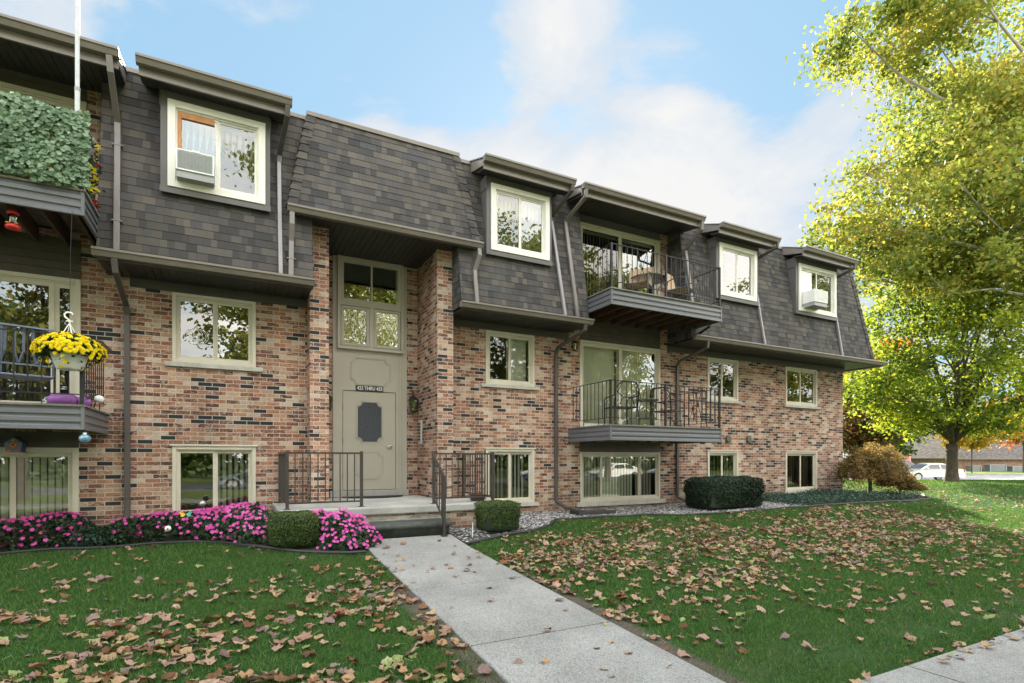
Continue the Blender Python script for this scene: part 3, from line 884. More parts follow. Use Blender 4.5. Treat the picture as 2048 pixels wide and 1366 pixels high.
# vents low on the wall
for x in (11.72, 12.52):
    b = MB(); b.box(x - .09, -.055, 2.05, x + .09, -.002, 2.22, taper=.02); b.box(x - .07, -.07, 2.04, x + .07, -.05, 2.07)
    b.build('wall_vent', BROWN, BLD, bevel=.004)

# ---- dormers
DORM = [(-0.92, 0.55, -1.17, 0.84, (-0.83, 0.48)), (4.34, 5.80, 4.13, 6.13, (4.43, 5.74)), (10.52, 12.02, 10.28, 12.36, (10.61, 11.95)), (13.53, 15.33, 13.40, 15.67, (13.64, 15.29))]
YD = -0.70
def flat_roof_box(x0, x1, yf, parent, name='dormer_roof', zf=7.06, yb=-.30):
    m_ = MB()
    prof = [(yf + .01, 6.97), (yf + .01, 7.16), (yb, 7.42), (yb, 7.20), (yf + .045, 7.045), (yf + .045, 6.97)]
    m_.extr_x(prof, x0 + .02, x1 - .02)
    o = m_.build(name, TAUPE, parent, bevel=.004)
    m2 = MB()                                            # thin drip edge
    m2.extr_x([(yf - .005, 7.165), (yf - .005, 7.185), (yb, 7.445), (yb, 7.425)], x0, x1)
    m2.build('drip_edge', SPOUT_L, o)
    return o
for n_, (sx0, sx1, rx0, rx1, (wx0, wx1)) in enumerate(DORM):
    b = MB()
    wz0, wz1 = 5.615, 6.90
    # face boards round the window opening, and cheeks
    b.box(sx0, YD, 5.535, wx0 + .02, YD + .04, 7.03); b.box(wx1 - .02, YD, 5.535, sx1, YD + .04, 7.03)
    b.box(wx0 + .02, YD, 5.535, wx1 - .02, YD + .04, wz0 + .02); b.box(wx0 + .02, YD, wz1 - .02, wx1 - .02, YD + .04, 7.03)
    b.box(sx0, YD + .04, 5.52, sx0 + .03, -.2, 7.05); b.box(sx1 - .03, YD + .04, 5.52, sx1, -.2, 7.05)
    b.box(sx0 - .012, YD - .012, 6.78, sx0 - .002, -.3, 7.0); b.box(sx1 + .002, YD - .012, 6.78, sx1 + .012, -.3, 7.0)
    b.box(sx0 - .01, YD - .02, 5.52, sx1 + .01, YD - .002, 5.60)
    D = b.build('dormer', PANEL, BLD)
    flat_roof_box(rx0, rx1, -1.0, D)
    gt = gutter(rx0 + .0, rx1 - .0, -1.0, 7.085, TAUPE, D)
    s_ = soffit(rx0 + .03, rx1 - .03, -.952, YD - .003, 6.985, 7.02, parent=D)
    WHITE_ = WHITE
    if n_ == 0: gl = (GLASS_BR, GLASS)
    elif n_ == 1: gl = (GLASS, GLASS_BR)
    elif n_ == 2: gl = (GLASS_BR, GLASS_BR)
    else: gl = (GLASS, GLASS)
    window(wx0, wx1, wz0, wz1, y=YD, trim=.10, frame=WHITE, glass=gl, bl=((True, True) if n_ in (0, 1) else (False, False)), proud=.03, sash=.03, ang=45 if n_ == 0 else 10, back=0.5)
# balcony roofs
for x0, x1 in ((-5.95, -1.36), (6.33, 9.72)):
    o = flat_roof_box(x0, x1, -1.0, BLD, 'balcony_roof', yb=0.1)
    gutter(x0, x1, -1.0, 7.085, TAUPE, BLD)
    soffit(x0 + .03, x1 - .03, -.952, -.002, 6.985, 7.115)
    lap_ = None

# ---- balconies
def fascia_lap(bm, x0, x1, yf, z0, z1, M=None):
    n = 3; h = (z1 - z0) / n
    for k in range(n):
        a = z0 + k * h
        prof = [(yf + .03, a), (yf - .004, a), (yf - .006, a + .006), (yf - .004, a + h * .52), (yf + .004, a + h * .62), (yf + .014, a + h * .74), (yf + .012, a + h * .985), (yf + .03, a + h * .985)]
        bm.extr_x(prof, x0, x1, 0, M)
def railing(pts, base, h, parent, xpanels=(), name='railing', post_at=(), bal=0.134, end_posts=True):
    """wrought iron railing along the plan polyline pts; returns one mesh part."""
    m_ = MB()
    top, bot = base + h, base + 0.13
    for i in range(len(pts) - 1):
        a, c = Vector((*pts[i], 0)), Vector((*pts[i + 1], 0))
        d = c - a; L = d.length; u = d / L
        m_.bar((a.x, a.y, top), (c.x, c.y, top), .030, .012)
        m_.bar((a.x, a.y, bot), (c.x, c.y, bot), .026, .012)
        n = max(1, round(L / bal))
        st = L / n
        skip = set()
        for f_ in xpanels:
            if i == f_[0]:
                k0 = int(round(f_[1] * n)); skip.add(k0)
                p0, p1 = a + u * st * (k0 - 1), a + u * st * (k0 + 1)
                mid = (p0 + p1) / 2
                m_.bar((p0.x, p0.y, top), (p1.x, p1.y, bot), .009); m_.bar((p1.x, p1.y, top), (p0.x, p0.y, bot), .009)
                zc = (top + bot) / 2
                Mx = Matrix.Translation((mid.x, mid.y, zc)) @ Matrix.Rotation(math.atan2(u.y, u.x), 4, 'Z') @ Matrix.Rotation(R(90), 4, 'X')
                m_.lathe([(.012, -.018), (.030, -.010), (.034, 0), (.030, .010), (.012, .018)], 12, 0, Mx)
        for k in range(1, n):
            if k in skip: continue
            p = a + u * st * k
            m_.bar((p.x, p.y, bot if (k % 4) else base + .0), (p.x, p.y, top), .012)
    for p in post_at:
        m_.box(p[0] - .019, p[1] - .019, base, p[0] + .019, p[1] + .019, top + .012)
    return m_.build(name, IRON, parent)
def balcony(x0, x1, z0, z1, name='balcony', xp=((1, .27), (1, .80))):
    yf = -1.515
    f = MB()
    fascia_lap(f, x0 + .03, x1 - .03, yf, z0, z1)
    ML = Matrix(((0, 1, 0, x0), (-1, 0, 0, 0), (0, 0, 1, 0), (0, 0, 0, 1)))
    # side fascias: local x runs from the wall outwards
    fascia_lap(f, 0.0, 1.485, 0.0, z0, z1, Matrix(((0, 1, 0, x0), (-1, 0, 0, 0), (0, 0, 1, 0), (0, 0, 0, 1))))
    fascia_lap(f, 0.0, 1.485, 0.0, z0, z1, Matrix(((0, -1, 0, x1), (-1, 0, 0, 0), (0, 0, 1, 0), (0, 0, 0, 1))))
    for xc in (x0, x1 - .03):
        f.box(xc - .004, yf - .008, z0, xc + .034, yf + .03, z1 - .002)
    B = f.build(name, SLATE, BLD)
    d = MB()
    y = yf - .02
    while y < -0.02:
        d.box(x0 - .02, y, z1, x1 + .02, min(y + .134, -.004), z1 + .028); y += .14
    d.build('deck_boards', DECKW, B, bevel=.003)
    n = int((x1 - x0 - .2) / .40) + 1
    for k in range(n + 1):
        x = x0 + .12 + k * (x1 - x0 - .24) / n
        j = MB(); j.box(x - .02, yf + .035, z0 + .045, x + .02, -.005, z1 - .002); j.build('joist', WOOD, B)
    mid = (x0 + x1) / 2 - .08
    railing([(x0 + .03, -.03 if z0 < 3 else -.75), (x0 + .03, yf + .03), (x1 - .03, yf + .03), (x1 - .03, -.03 if z0 < 3 else -.75)], z1 + .028, .88, B,
            xpanels=xp, post_at=((x0 + .03, yf + .03), (mid, yf + .03), (x1 - .03, yf + .03)))
    return B
B_RU = balcony(6.68, 9.77, 4.67, 4.975)
B_RM = balcony(6.66, 9.765, 1.965, 2.255, xp=((1, .27), (1, .80), (2, .5)))
B_LU = balcony(-4.75, -1.655, 4.68, 4.98)
B_LM = balcony(-4.75, -1.655, 1.965, 2.255, xp=((1, .55),))
# diagonal drain pipe under the upper right deck
b = MB(); b.tube([(9.70, -1.25, 4.62), (9.72, -.9, 4.52), (9.68, -.35, 4.42)], .03, 8)
b.build('drain_pipe', BLACKP, B_RU)
b = MB(); b.bar((9.80, -1.1, 4.70), (9.95, -.80, 4.93), .02); b.build('drain_strap', SPOUT_L, B_RU)

# ---- downspouts
def spout(pts, matl=SPOUT, wd=.075, dp=.055, straps=()):
    m_ = MB()
    # mitred rectangular pipe
    P_ = [Vector(p) for p in pts]
    vs, fs = [], []
    for i, p in enumerate(P_):
        d1 = (P_[i] - P_[i - 1]).normalized() if i else (P_[1] - P_[0]).normalized()
        d2 = (P_[i + 1] - P_[i]).normalized() if i < len(P_) - 1 else d1
        d = (d1 + d2).normalized()
        xx = Vector((1, 0, 0)); xx = (xx - d * xx.dot(d)).normalized()
        yy = d.cross(xx).normalized()
        k = 1 / max(.5, d.dot(d1))
        for sx, sy in ((-1, -1), (1, -1), (1, 1), (-1, 1)):
            vs.append(p + xx * sx * wd / 2 + yy * sy * dp / 2)
    for i in range(len(P_) - 1):
        for k in range(4):
            k2 = (k + 1) % 4
            fs.append((i * 4 + k, i * 4 + k2, i * 4 + 4 + k2, i * 4 + 4 + k))
    fs += [(3, 2, 1, 0), tuple(len(vs) - 4 + k for k in range(4))]
    m_.add(vs, fs)
    for z in straps:
        for i in range(len(P_) - 1):
            a, c = P_[i], P_[i + 1]
            if min(a.z, c.z) < z < max(a.z, c.z):
                q_ = a + (c - a) * ((z - a.z) / (c.z - a.z))
                m_.box(q_.x - wd / 2 - .03, q_.y - dp / 2 - .004, z - .012, q_.x + wd / 2 + .03, q_.y + dp / 2 + .004, z + .012)
    return m_.build('downspout', matl, BLD, bevel=.008)
ym = lambda z, off=.045: ymans(z) - off
spout([(-1.47, -1.06, 7.08), (-1.46, -1.03, 6.88), (-1.455, ym(6.45) - .02, 6.45), (-1.45, ym(6.2), 6.2), (-1.425, ym(4.52) + .0, 4.50)], SPOUT, straps=(6.1, 4.95))
spout([(-1.44, -.90, 4.38), (-1.43, -.86, 4.20), (-1.415, -.10, 3.93), (-1.413, -.045, 3.80), (-1.41, -.045, .40)], SPOUT_D, straps=(3.4, 2.0, 1.0))
spout([(.78, -1.06, 7.08), (.775, -1.03, 6.93), (.70, ym(6.55), 6.55), (.69, ym(6.4), 6.4)], SPOUT_D)
spout([(.69, ym(6.42), 6.42), (.695, ym(4.50), 4.48)], SPOUT_L, wd=.06)
spout([(.865, -.80, 5.55), (.862, -.82, 5.35), (.86, ym(5.1), 5.1), (.845, ym(4.50), 4.48)], SPOUT, straps=(4.8,))
spout([(4.14, -.80, 5.55), (4.14, -.82, 5.42), (4.08, ym(5.15), 5.15), (4.075, ym(5.0), 5.0), (4.085, ym(4.50), 4.48)], SPOUT)
spout([(6.07, -1.06, 7.08), (6.07, -1.04, 6.98), (5.90, ym(6.62), 6.62), (5.90, ym(6.5), 6.50)], SPOUT_D)
spout([(5.90, ym(6.5), 6.52), (6.05, ym(4.50), 4.48)], SPOUT_L, wd=.06)
spout([(6.40, -1.06, 7.08), (6.40, -1.04, 6.93), (6.25, ym(6.6), 6.6), (6.25, ym(6.45), 6.45), (6.355, ym(4.50), 4.48)], SPOUT)
spout([(6.50, -.90, 4.38), (6.50, -.88, 4.26), (6.33, -.10, 4.02), (6.32, -.045, 3.90), (6.32, -.045, .78), (6.33, -.06, .66), (6.44, -.30, .52)], SPOUT_D, straps=(3.4,))
spout([(9.66, -1.06, 7.08), (9.66, -1.04, 6.90), (9.46 + .22, ym(6.6), 6.6), (9.68, ym(6.45), 6.45), (9.70, ym(5.1), 5.05)], SPOUT)
spout([(12.30, -1.06, 7.08), (12.30, -1.04, 6.97), (12.04, ym(6.75), 6.72)], SPOUT_D)
spout([(12.04, ym(6.3), 6.28), (12.12, ym(4.50), 4.48)], SPOUT_L, wd=.05)
spout([(15.60, -1.06, 7.08), (15.60, -1.04, 6.97), (15.36, ym(6.75), 6.72)], SPOUT_D)
spout([(15.36, ym(6.2), 6.18), (15.40, ym(4.50), 4.48)], SPOUT_L, wd=.05)
spout([(10.02, -.90, 4.38), (10.02, -.88, 4.24), (9.90, -.10, 4.02), (9.888, -.045, 3.90), (9.888, -.045, .75), (9.90, -.06, .64), (9.98, -.2, .56)], SPOUT_D, straps=(3.4,))

# ---- entrance: surround, door, windows above
def notched(x0, x1, z0, z1, r, n=6):
    """rectangle outline with concave rounded corners"""
    pts = []
    for cx, cz, a0 in ((x0, z0, 90), (x1, z0, 180), (x1, z1, 270), (x0, z1, 0)):
        for k in range(n + 1):
            a = R(a0 - 90 * k / n)
            pts.append((cx + r * math.cos(a), cz + r * math.sin(a)))
    return pts
def moulding(x0, x1, z0, z1, r, y, rad=.009):
    m_ = MB()
    for off in (0.0, .022):
        P_ = notched(x0 - off, x1 + off, z0 - off, z1 + off, r, 6)
        P_ = [(p[0], y, p[1]) for p in P_]
        m_.tube(P_ + P_[:2], rad, 4, cap=False)
    return m_
b = MB()
b.box(1.765, .875, .97, 1.945, .935, 5.58); b.box(3.015, .875, .97, 3.245, .935, 5.58)
b.box(1.945, .88, 2.955, 3.015, .935, 3.765)
b.box(1.955, .868, .97, 1.975, .88, 2.95); b.box(3.06, .862, .97, 3.075, .876, 3.74); b.box(3.13, .862, .97, 3.14, .876, 3.74)
SUR = b.build('entrance_surround', OLIVE, BLD)
moulding(2.12, 2.88, 3.09, 3.60, .10, .876).build('panel_moulding', OLIVE, SUR)
b = MB(); b.box(1.70, .80, .838, 3.26, .93, .965); b.build('threshold', CONC2, BLD, bevel=.01)
b = MB(); b.box(1.952, .893, .975, 3.008, .93, 2.945)
DR = b.build('door', OLIVE, BLD, bevel=.003)
mo = moulding(2.235, 2.725, 1.93, 2.74, .095, .890, .011); mo.build('glass_moulding', OLIVE, DR)
moulding(2.225, 2.735, 1.20, 1.72, .095, .891, .009).build('panel_moulding', OLIVE, DR)
b = MB(); b.extr_y(notched(2.235, 2.725, 1.93, 2.74, .085), .884, .892); b.build('door_glass', PEBBLE, DR, fix=True)
b = MB(); b.lathe([(.034, 0), (.036, .012), (.026, .02), (.024, .04), (.03, .05), (.018, .058)], 16, 0, Matrix.Translation((2.90, .893, 1.845)) @ Matrix.Rotation(R(90), 4, 'X'))
b.tube([(2.90, .845, 1.845), (2.86, .838, 1.848), (2.80, .842, 1.838)], [.013, .010, .007], 8)
b.build('door_handle', CHROME, DR, smooth=True)
for z in (1.25, 1.95, 2.6):
    b = MB(); b.box(1.942, .872, z - .06, 1.956, .894, z + .06); b.build('hinge', SIDING, DR)
# glazed unit above the door
b = MB()
b.box(1.84, .80, 3.76, 1.90, .876, 5.575); b.box(3.10, .80, 3.76, 3.16, .876, 5.575); b.box(1.90, .80, 3.76, 3.10, .876, 3.82); b.box(1.90, .80, 5.515, 3.10, .876, 5.575)
b.box(1.90, .81, 4.615, 3.10, .876, 4.70)
b.box(2.455, .81, 3.82, 2.545, .876, 4.615)
EU = b.build('entrance_window', OLIVE, BLD, bevel=.004)
b = MB()
b.box(1.90, .822, 4.70, 1.965, .86, 5.515); b.box(3.035, .822, 4.70, 3.10, .86, 5.515); b.box(1.965, .822, 4.70, 3.035, .86, 4.76); b.box(1.965, .822, 5.46, 3.035, .86, 5.515); b.box(2.49, .826, 4.76, 2.525, .86, 5.46)
b.build('sash', OLIVE, EU)
for x0, x1 in ((1.965, 2.49), (2.525, 3.035)):
    p = MB(); p.add([(x0, .84, 4.76), (x1, .84, 4.76), (x1, .84, 5.46), (x0, .84, 5.46)], [(0, 1, 2, 3)]); p.build('pane', GLASS_RIP if False else GLASS_BR, EU, fix=False)
for x0, x1 in ((1.91, 2.45), (2.55, 3.09)):
    s_ = MB(); z0, z1, e = 3.83, 4.605, .05
    s_.box(x0, .812, z0, x0 + e, .85, z1); s_.box(x1 - e, .812, z0, x1, .85, z1); s_.box(x0 + e, .812, z0, x1 - e, .85, z0 + e); s_.box(x0 + e, .812, z1 - e, x1 - e, .85, z1)
    s_.build('sash', OLIVE, EU, bevel=.003)
    p = MB(); p.add([(x0 + e, .835, z0 + e), (x1 - e, .835, z0 + e), (x1 - e, .835, z1 - e), (x0 + e, .835, z1 - e)], [(0, 1, 2, 3)]); p.build('pane', GLASS_RIP, EU, fix=False)
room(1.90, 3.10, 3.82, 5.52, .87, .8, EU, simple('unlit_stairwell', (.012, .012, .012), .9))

# ------------------------------------------------------------------ entrance porch
PO = empty('entrance_porch', (2.4, -0.8, 0.36), 0, 'concrete entrance landing with brick base, dark front step and bronze railings', 'porch')
def under(o):                                           # keep world coordinates while parented to a moved empty
    return o
PM = Matrix.Translation((-2.4, 0.8, -0.36))
def pbuild(m_, name, matl, bevel=0.0, smooth=False):
    m_.v = [tuple(PM @ Vector(p)) for p in m_.v]
    return m_.build(name, matl, PO, smooth=smooth, bevel=bevel)
b = MB(); b.box(.62, -1.60, .711, 4.22, -.003, .838); b.box(1.51, -.003, .711, 3.472, .80, .838)
pbuild(b, 'landing', CONC2, .022)
b = MB(); b.box(.68, -1.55, .15, 4.16, -.01, .709); pbuild(b, 'brick_base', BRICK)
b = MB(); b.box(1.50, -1.585, .612, 3.22, -1.552, .665); b.box(1.5, -1.62, .600, 3.2, -1.586, .628); pbuild(b, 'pale_riser', CONC3, .004)
b = MB()
prof = [(-1.60, .385), (-1.60, .612), (-1.93, .612), (-1.972, .606), (-2.00, .588), (-2.012, .56), (-2.006, .532), (-1.985, .512), (-1.955, .502), (-1.955, .385)]
b.extr_x(prof, 1.46, 3.06)
for s_, xc in ((1, 3.06), (-1, 1.46)):
    vs, n = [], 10
    for k in range(n + 1):
        a = R(90) * k / n
        for y_, z_ in prof[2:9]:
            rr = (-1.60 - y_) * .36
            vs.append((xc + s_ * rr * math.sin(a), -1.60 + (y_ + 1.60) * math.cos(a) if False else y_ + (1 - math.cos(a)) * ((-1.60 - y_) * .8), z_))
    m = len(prof[2:9])
    fs = [(k * m + j, k * m + j + 1, (k + 1) * m + j + 1, (k + 1) * m + j) for k in range(n) for j in range(m - 1)]
    b.add(vs, fs)
    b.add([(xc, -1.60, .612)] + [vs[k * m] for k in range(n + 1)], [(0, k + 1, k + 2) for k in range(n)])
    b.box(min(xc, xc + s_ * .05), -1.93, .385, max(xc, xc + s_ * .05), -1.60, .55)
pbuild(b, 'front_step', DSTEP, 0, True)
def flat_rail(pts, nb, h, base, parent_name='railing', posts=(), low=.09):
    m_ = MB()
    for i in range(len(pts) - 1):
        a, c = Vector(pts[i]), Vector(pts[i + 1])
        m_.bar((a.x, a.y, base + h - .03), (c.x, c.y, base + h - .03), .034, .028)
        m_.bar((a.x, a.y, base + low), (c.x, c.y, base + low), .024, .024)
        for k in range(1, nb[i] + 1):
            p = a + (c - a) * k / (nb[i] + 1)
            m_.bar((p.x, p.y, base + low), (p.x, p.y, base + h - .04), .015)
    for p in posts:
        m_.box(p[0] - .022, p[1] - .022, base, p[0] + .022, p[1] + .022, base + h)
        m_.box(p[0] - .045, p[1] - .045, base, p[0] + .045, p[1] + .045, base + .008)
    return pbuild(m_, parent_name, IRON_B)
flat_rail([(.74, -.06), (.74, -1.42), (1.83, -1.42)], [11, 9], .875, .839, posts=((.74, -1.42), (1.83, -1.42), (.74, -.06)))
flat_rail([(3.03, -1.42), (4.13, -1.42), (4.13, -.06)], [9, 11], .875, .839, posts=((3.03, -1.42), (4.13, -1.42), (4.13, -.06)))
b = MB()
b.bar((3.00, -1.45, 1.685), (2.95, -2.13, 1.315), .034, .03); b.bar((3.00, -1.45, 1.00), (2.95, -2.13, .62), .024, .024)
for k in range(1, 5):
    f_ = k / 5
    b.bar((3.0 - .05 * f_, -1.45 - .68 * f_, 1.0 - .38 * f_), (3.0 - .05 * f_, -1.45 - .68 * f_, 1.685 - .37 * f_), .015)
b.box(2.928, -2.152, .40, 2.972, -2.108, 1.33); b.box(2.905, -2.175, .39, 2.995, -2.085, .408)
pbuild(b, 'handrail', IRON_B)

# ------------------------------------------------------------------ landscaping: beds, edging, gravel, grass
EDGE_R = [(3.12, -2.66), (3.5, -2.48), (3.83, -2.36), (4.48, -2.18), (5.04, -1.85), (5.35, -1.50), (5.55, -1.22), (5.85, -1.16), (6.36, -1.22), (7.0, -1.24), (7.65, -1.27), (8.4, -1.58), (9.07, -1.75), (9.93, -1.81), (10.97, -1.80), (12.2, -1.88), (13.51, -2.0), (14.9, -2.09), (16.2, -2.2), (17.3, -2.1), (17.9, -1.7), (18.1, -1.2)]
EDGE_L = [(-6.0, -.75), (-4.5, -.72), (-2.69, -.71), (-2.19, -.66), (-1.63, -.73), (-1.04, -.76), (-.41, -.98), (-.1, -1.35), (.11, -1.75), (.46, -2.14), (.8, -2.38), (1.05, -2.51), (1.41, -2.68), (1.69, -2.70)]
def ey(edge, x):
    return float(np.interp(x, [p[0] for p in edge], [p[1] for p in edge]))
def bed_sheet(name, edge, matl, lift=0.02, x0=None, x1=None, kind='structure', ytop=-.004):
    X = np.arange(x0, x1 + .01, 0.18)
    vs, fs = [], []
    for x in X:
        ye = ey(edge, x)
        for k in range(8):
            y = ye + (ytop - ye) * k / 7
            vs.append((x, y, g(x, y) + lift))
    for i in range(len(X) - 1):
        for k in range(7):
            fs.append((i * 8 + k, (i + 1) * 8 + k, (i + 1) * 8 + k + 1, i * 8 + k + 1))
    m_ = MB(); m_.add(vs, fs)
    return tag(m_.build(name, matl), kind=kind)
SOIL = simple('mulch_soil', (.045, .033, .025), 0.95, 0, 0.5, 12, 0.9, 60)
GRAVBASE = simple('gravel_base', (.06, .055, .05), 0.95, 0, 0.5, 40, 0.9, 90)
bed_sheet('soil_bed', EDGE_L, SOIL, .02, -6.0, 1.69)
bed_sheet('soil_bed', EDGE_R, SOIL, .02, 12.3, 16.8)
b = MB(); b.add([(16.8, -2.1, g(16.8, -2.1) + .02), (17.9, -1.7, g(17.9, -1.7) + .02), (18.1, -1.0, g(18, -1) + .02), (17.8, .4, g(17.8, .4) + .02), (16.8, .6, g(16.8, .6) + .02)], [(0, 1, 2, 3, 4)])
tag(b.build('mulch_bed', SOIL), kind='structure')
bed_sheet('gravel_ground', EDGE_R, GRAVBASE, .02, 3.12, 12.3)
for e, lab in ((EDGE_R, 'black plastic lawn edging curving round the gravel bed'), (EDGE_L, 'black plastic lawn edging in front of the pink flowers')):
    b = MB()
    P_ = []
    for i in range(len(e) - 1):
        for k in range(4):
            f_ = k / 4
            x, y = e[i][0] * (1 - f_) + e[i + 1][0] * f_, e[i][1] * (1 - f_) + e[i + 1][1] * f_
            P_.append((x, y, g(x, y) + .032 + .006 * math.sin(x * 5)))
    b.tube(P_, .022, 8)
    b.tube([(p[0], p[1], p[2] - .025) for p in P_], .014, 4)
    tag(b.build('lawn_edging', BLACKP, smooth=True), lab, 'lawn edging')
# gravel stones
def stones(name, n, inside, matl, s0=.012, s1=.026):
    pos = []
    while len(pos) < n:
        x, y = random.uniform(3.1, 12.4), random.uniform(-2.6, -.02)
        if inside(x, y): pos.append((x, y, g(x, y) + .03 + random.uniform(0, .012)))
    pos = np.array(pos)
    sz = rng.uniform(s0, s1, n)
    octa = np.array([(1, 0, 0), (0, 1, 0), (-1, 0, 0), (0, -1, 0), (0, 0, .62), (0, 0, -.62), (.62, .62, .3), (-.62, .62, .3), (-.62, -.62, .3), (.62, -.62, .3)])
    F = [(0, 6, 4, 9), (1, 7, 4, 6), (2, 8, 4, 7), (3, 9, 4, 8), (0, 1, 6), (1, 2, 7), (2, 3, 8), (3, 0, 9)]
    a = rng.uniform(0, 6.28, n); ca, sa = np.cos(a), np.sin(a)
    el = rng.uniform(.75, 1.5, n)
    sh = octa[None] * rng.uniform(.75, 1.2, (n, 10, 1))
    X = sh[:, :, 0] * el[:, None]; Y = sh[:, :, 1]
    V = np.stack([X * ca[:, None] - Y * sa[:, None], X * sa[:, None] + Y * ca[:, None], sh[:, :, 2]], 2) * sz[:, None, None] + pos[:, None]
    fl = np.concatenate([np.array(f) for f in F]); tl = np.array([len(f) for f in F])
    loops = ((np.arange(n) * 10)[:, None] + fl[None]).ravel(); tot = np.tile(tl, n)
    return npmesh(name, V.reshape(-1, 3), loops, np.concatenate([[0], np.cumsum(tot)[:-1]]), tot, matl, smooth=True)
def gravelmat():
    m, t, out = newmat('gravel_stone')
    geo = t.n('ShaderNodeNewGeometry')
    c = t.ramp(geo.outputs['Random Per Island'], [(0, (.05, .05, .06)), (.3, (.15, .145, .155)), (.6, (.27, .245, .24)), (.85, (.40, .38, .36)), (1, (.58, .56, .53))])
    principled(t, out, c, .8, 0, t.bump(t.noise(geo.outputs['Position'], 120, 3)[0], .4, .004), .3)
    return m
GRAV = gravelmat()
tag(stones('gravel', 9500, lambda x, y: y > ey(EDGE_R, x) + .03 and not (x < 4.2 and y > -1.55) and x < 12.3 and (y > -1.95 or random.random() < .55) , GRAV), kind='stuff')

# grass blades
def grassmat():
    m, t, out = newmat('grass_blade')
    geo = t.n('ShaderNodeNewGeometry')
    ri = geo.outputs['Random Per Island']
    lf = t.noise(geo.outputs['Position'], 0.8, 4, 0.6)[0]
    c = t.ramp(ri, [(0, (.018, .052, .014)), (.4, (.042, .115, .028)), (.75, (.085, .185, .042)), (.93, (.16, .26, .06)), (1, (.34, .32, .16))])
    c = t.mix(t.n('ShaderNodeMapRange', {0: lf, 1: 0.5, 2: 0.75, 3: 0.0, 4: 0.5}).outputs[0], c, (.085, .15, .035))
    p = t.n('ShaderNodeBsdfPrincipled', {'Base Color': c, 'Roughness': .6, 'Specular IOR Level': .25})
    tl = t.n('ShaderNodeBsdfTranslucent', {'Color': t.mix(1.0, c, (1.4, 1.3, .7), 'MULTIPLY')})
    t.link(t.n('ShaderNodeMixShader', {0: .45, 1: p.outputs[0], 2: tl.outputs[0]}).outputs[0], out.inputs[0])
    return m
GRASS = grassmat()
def on_lawn(x, y):
    if y > -7.77 and 1.67 < x < 3.13 and y < -2: return False
    if y < -7.77: return False
    if x < 1.7:
        return y < ey(EDGE_L, x) - .03
    if x < 3.15: return y < -2.75
    if x < 16.8: return y < ey(EDGE_R, x) - .03
    if x < 18.2: return y < ey(EDGE_R, x) - .03 or y > .7
    return True
gxy = np.vectorize(g)
def bare(x, y):                                          # thin worn strips beside the walk
    v = 0.0
    if y < -4.0:
        v = max(v, 1 - abs(x - 1.60) / max(.03, .12 + .13 * math.sin(y * 2.3) + .07 * math.sin(y * 7)), 1 - abs(x - 3.20) / max(.03, .12 + .14 * math.sin(y * 1.9 + 1) + .05 * math.sin(y * 8)))
    if y < -6.2 and x > 3.1: v = max(v, .35 * (1 - abs(y + 7.4) / (.45 + .2 * math.sin(x * 2.1))) * (1 + math.sin(x * 5.3 + y * 3) * .8))
    return max(0, min(1, v))
def scatter(n, x0, x1, y0, y1, smin, smax, thin=0.0):
    x = rng.uniform(x0, x1, n); y = rng.uniform(y0, y1, n)
    s = .4614 * x + .8872 * (y + 10.1); r = .8872 * x - .4614 * (y + 10.1)
    k = (s > smin) & (s < smax) & (np.abs(r) < s * 1.02 + .6)
    x, y = x[k], y[k]
    ok = np.array([on_lawn(a, c) and random.random() > min(1, bare(a, c) * 1.6) * .93 for a, c in zip(x, y)], dtype=bool)
    return x[ok], y[ok]
def blades(name, sets):
    V = []
    for (x, y), h, wd in sets:
        n = len(x)
        z = gxy(x, y)
        a = rng.uniform(0, 6.28, n)
        hh = h * rng.uniform(.55, 1.25, n)
        lean = rng.normal(0, .55, (n, 2)) * hh[:, None]
        b0 = np.stack([x - np.cos(a) * wd, y - np.sin(a) * wd, z - .004], 1)
        b1 = np.stack([x + np.cos(a) * wd, y + np.sin(a) * wd, z - .004], 1)
        tp = np.stack([x + lean[:, 0], y + lean[:, 1], z + hh], 1)
        V.append(np.stack([b0, b1, tp], 1).reshape(-1, 3))
    V = np.concatenate(V)
    n = len(V) // 3
    return npmesh(name, V, np.arange(3 * n), np.arange(n) * 3, np.full(n, 3), GRASS)
gr = blades('grass', [(scatter(620000, -5, 14, -7.76, -.6, 2.2, 7.5), .042, .0026),
                      (scatter(420000, -8, 20, -7.7, -.6, 7.5, 14), .048, .0045),
                      (scatter(260000, 6, 46, -14, 16, 14, 40), .06, .010)])
tag(gr, kind='stuff')

# fallen leaves -------------------------------------------------
def leaf_mesh(i):
    sh = np.array(MAPLE, dtype=float)
    rr_ = np.hypot(sh[:, 0], sh[:, 1]); sh[:, :2] *= ((.42 + .42 * (rr_ / .5)) / (rr_ / .5 + 1e-6) * .95)[:, None] * rng.uniform(.85, 1.1, len(sh))[:, None]
    ang = np.arctan2(sh[:, 1], sh[:, 0])
    k = rng.uniform(.82, 1.15, len(sh))
    sh[:, 0] *= k; sh[:, 1] *= k
    # curl
    c1_, c2_ = rng.uniform(-.5, 1.5), rng.uniform(-.6, 1.2)
    sh[:, 2] += c1_ * sh[:, 0] ** 2 + c2_ * sh[:, 1] ** 2 + rng.uniform(-.3, .3) * sh[:, 0] * sh[:, 1] + rng.normal(0, .06, len(sh))
    pts = np.concatenate([sh, [[0, 0, rng.uniform(-.02, .08)]]])
    c = len(sh)
    F = [(j, (j + 1) % c, c) for j in range(c)]
    # stalk
    n0 = len(pts)
    pts = np.concatenate([pts, [[.012, -.45, 0], [-.012, -.45, 0], [.02, -.95, .1], [.0, -.95, .1]]])
    F.append((n0, n0 + 1, n0 + 3, n0 + 2))
    me = bpy.data.meshes.new('fallen_leaf')
    me.from_pydata([tuple(p) for p in pts], [], F)
    me.update()
    return me, pts, F
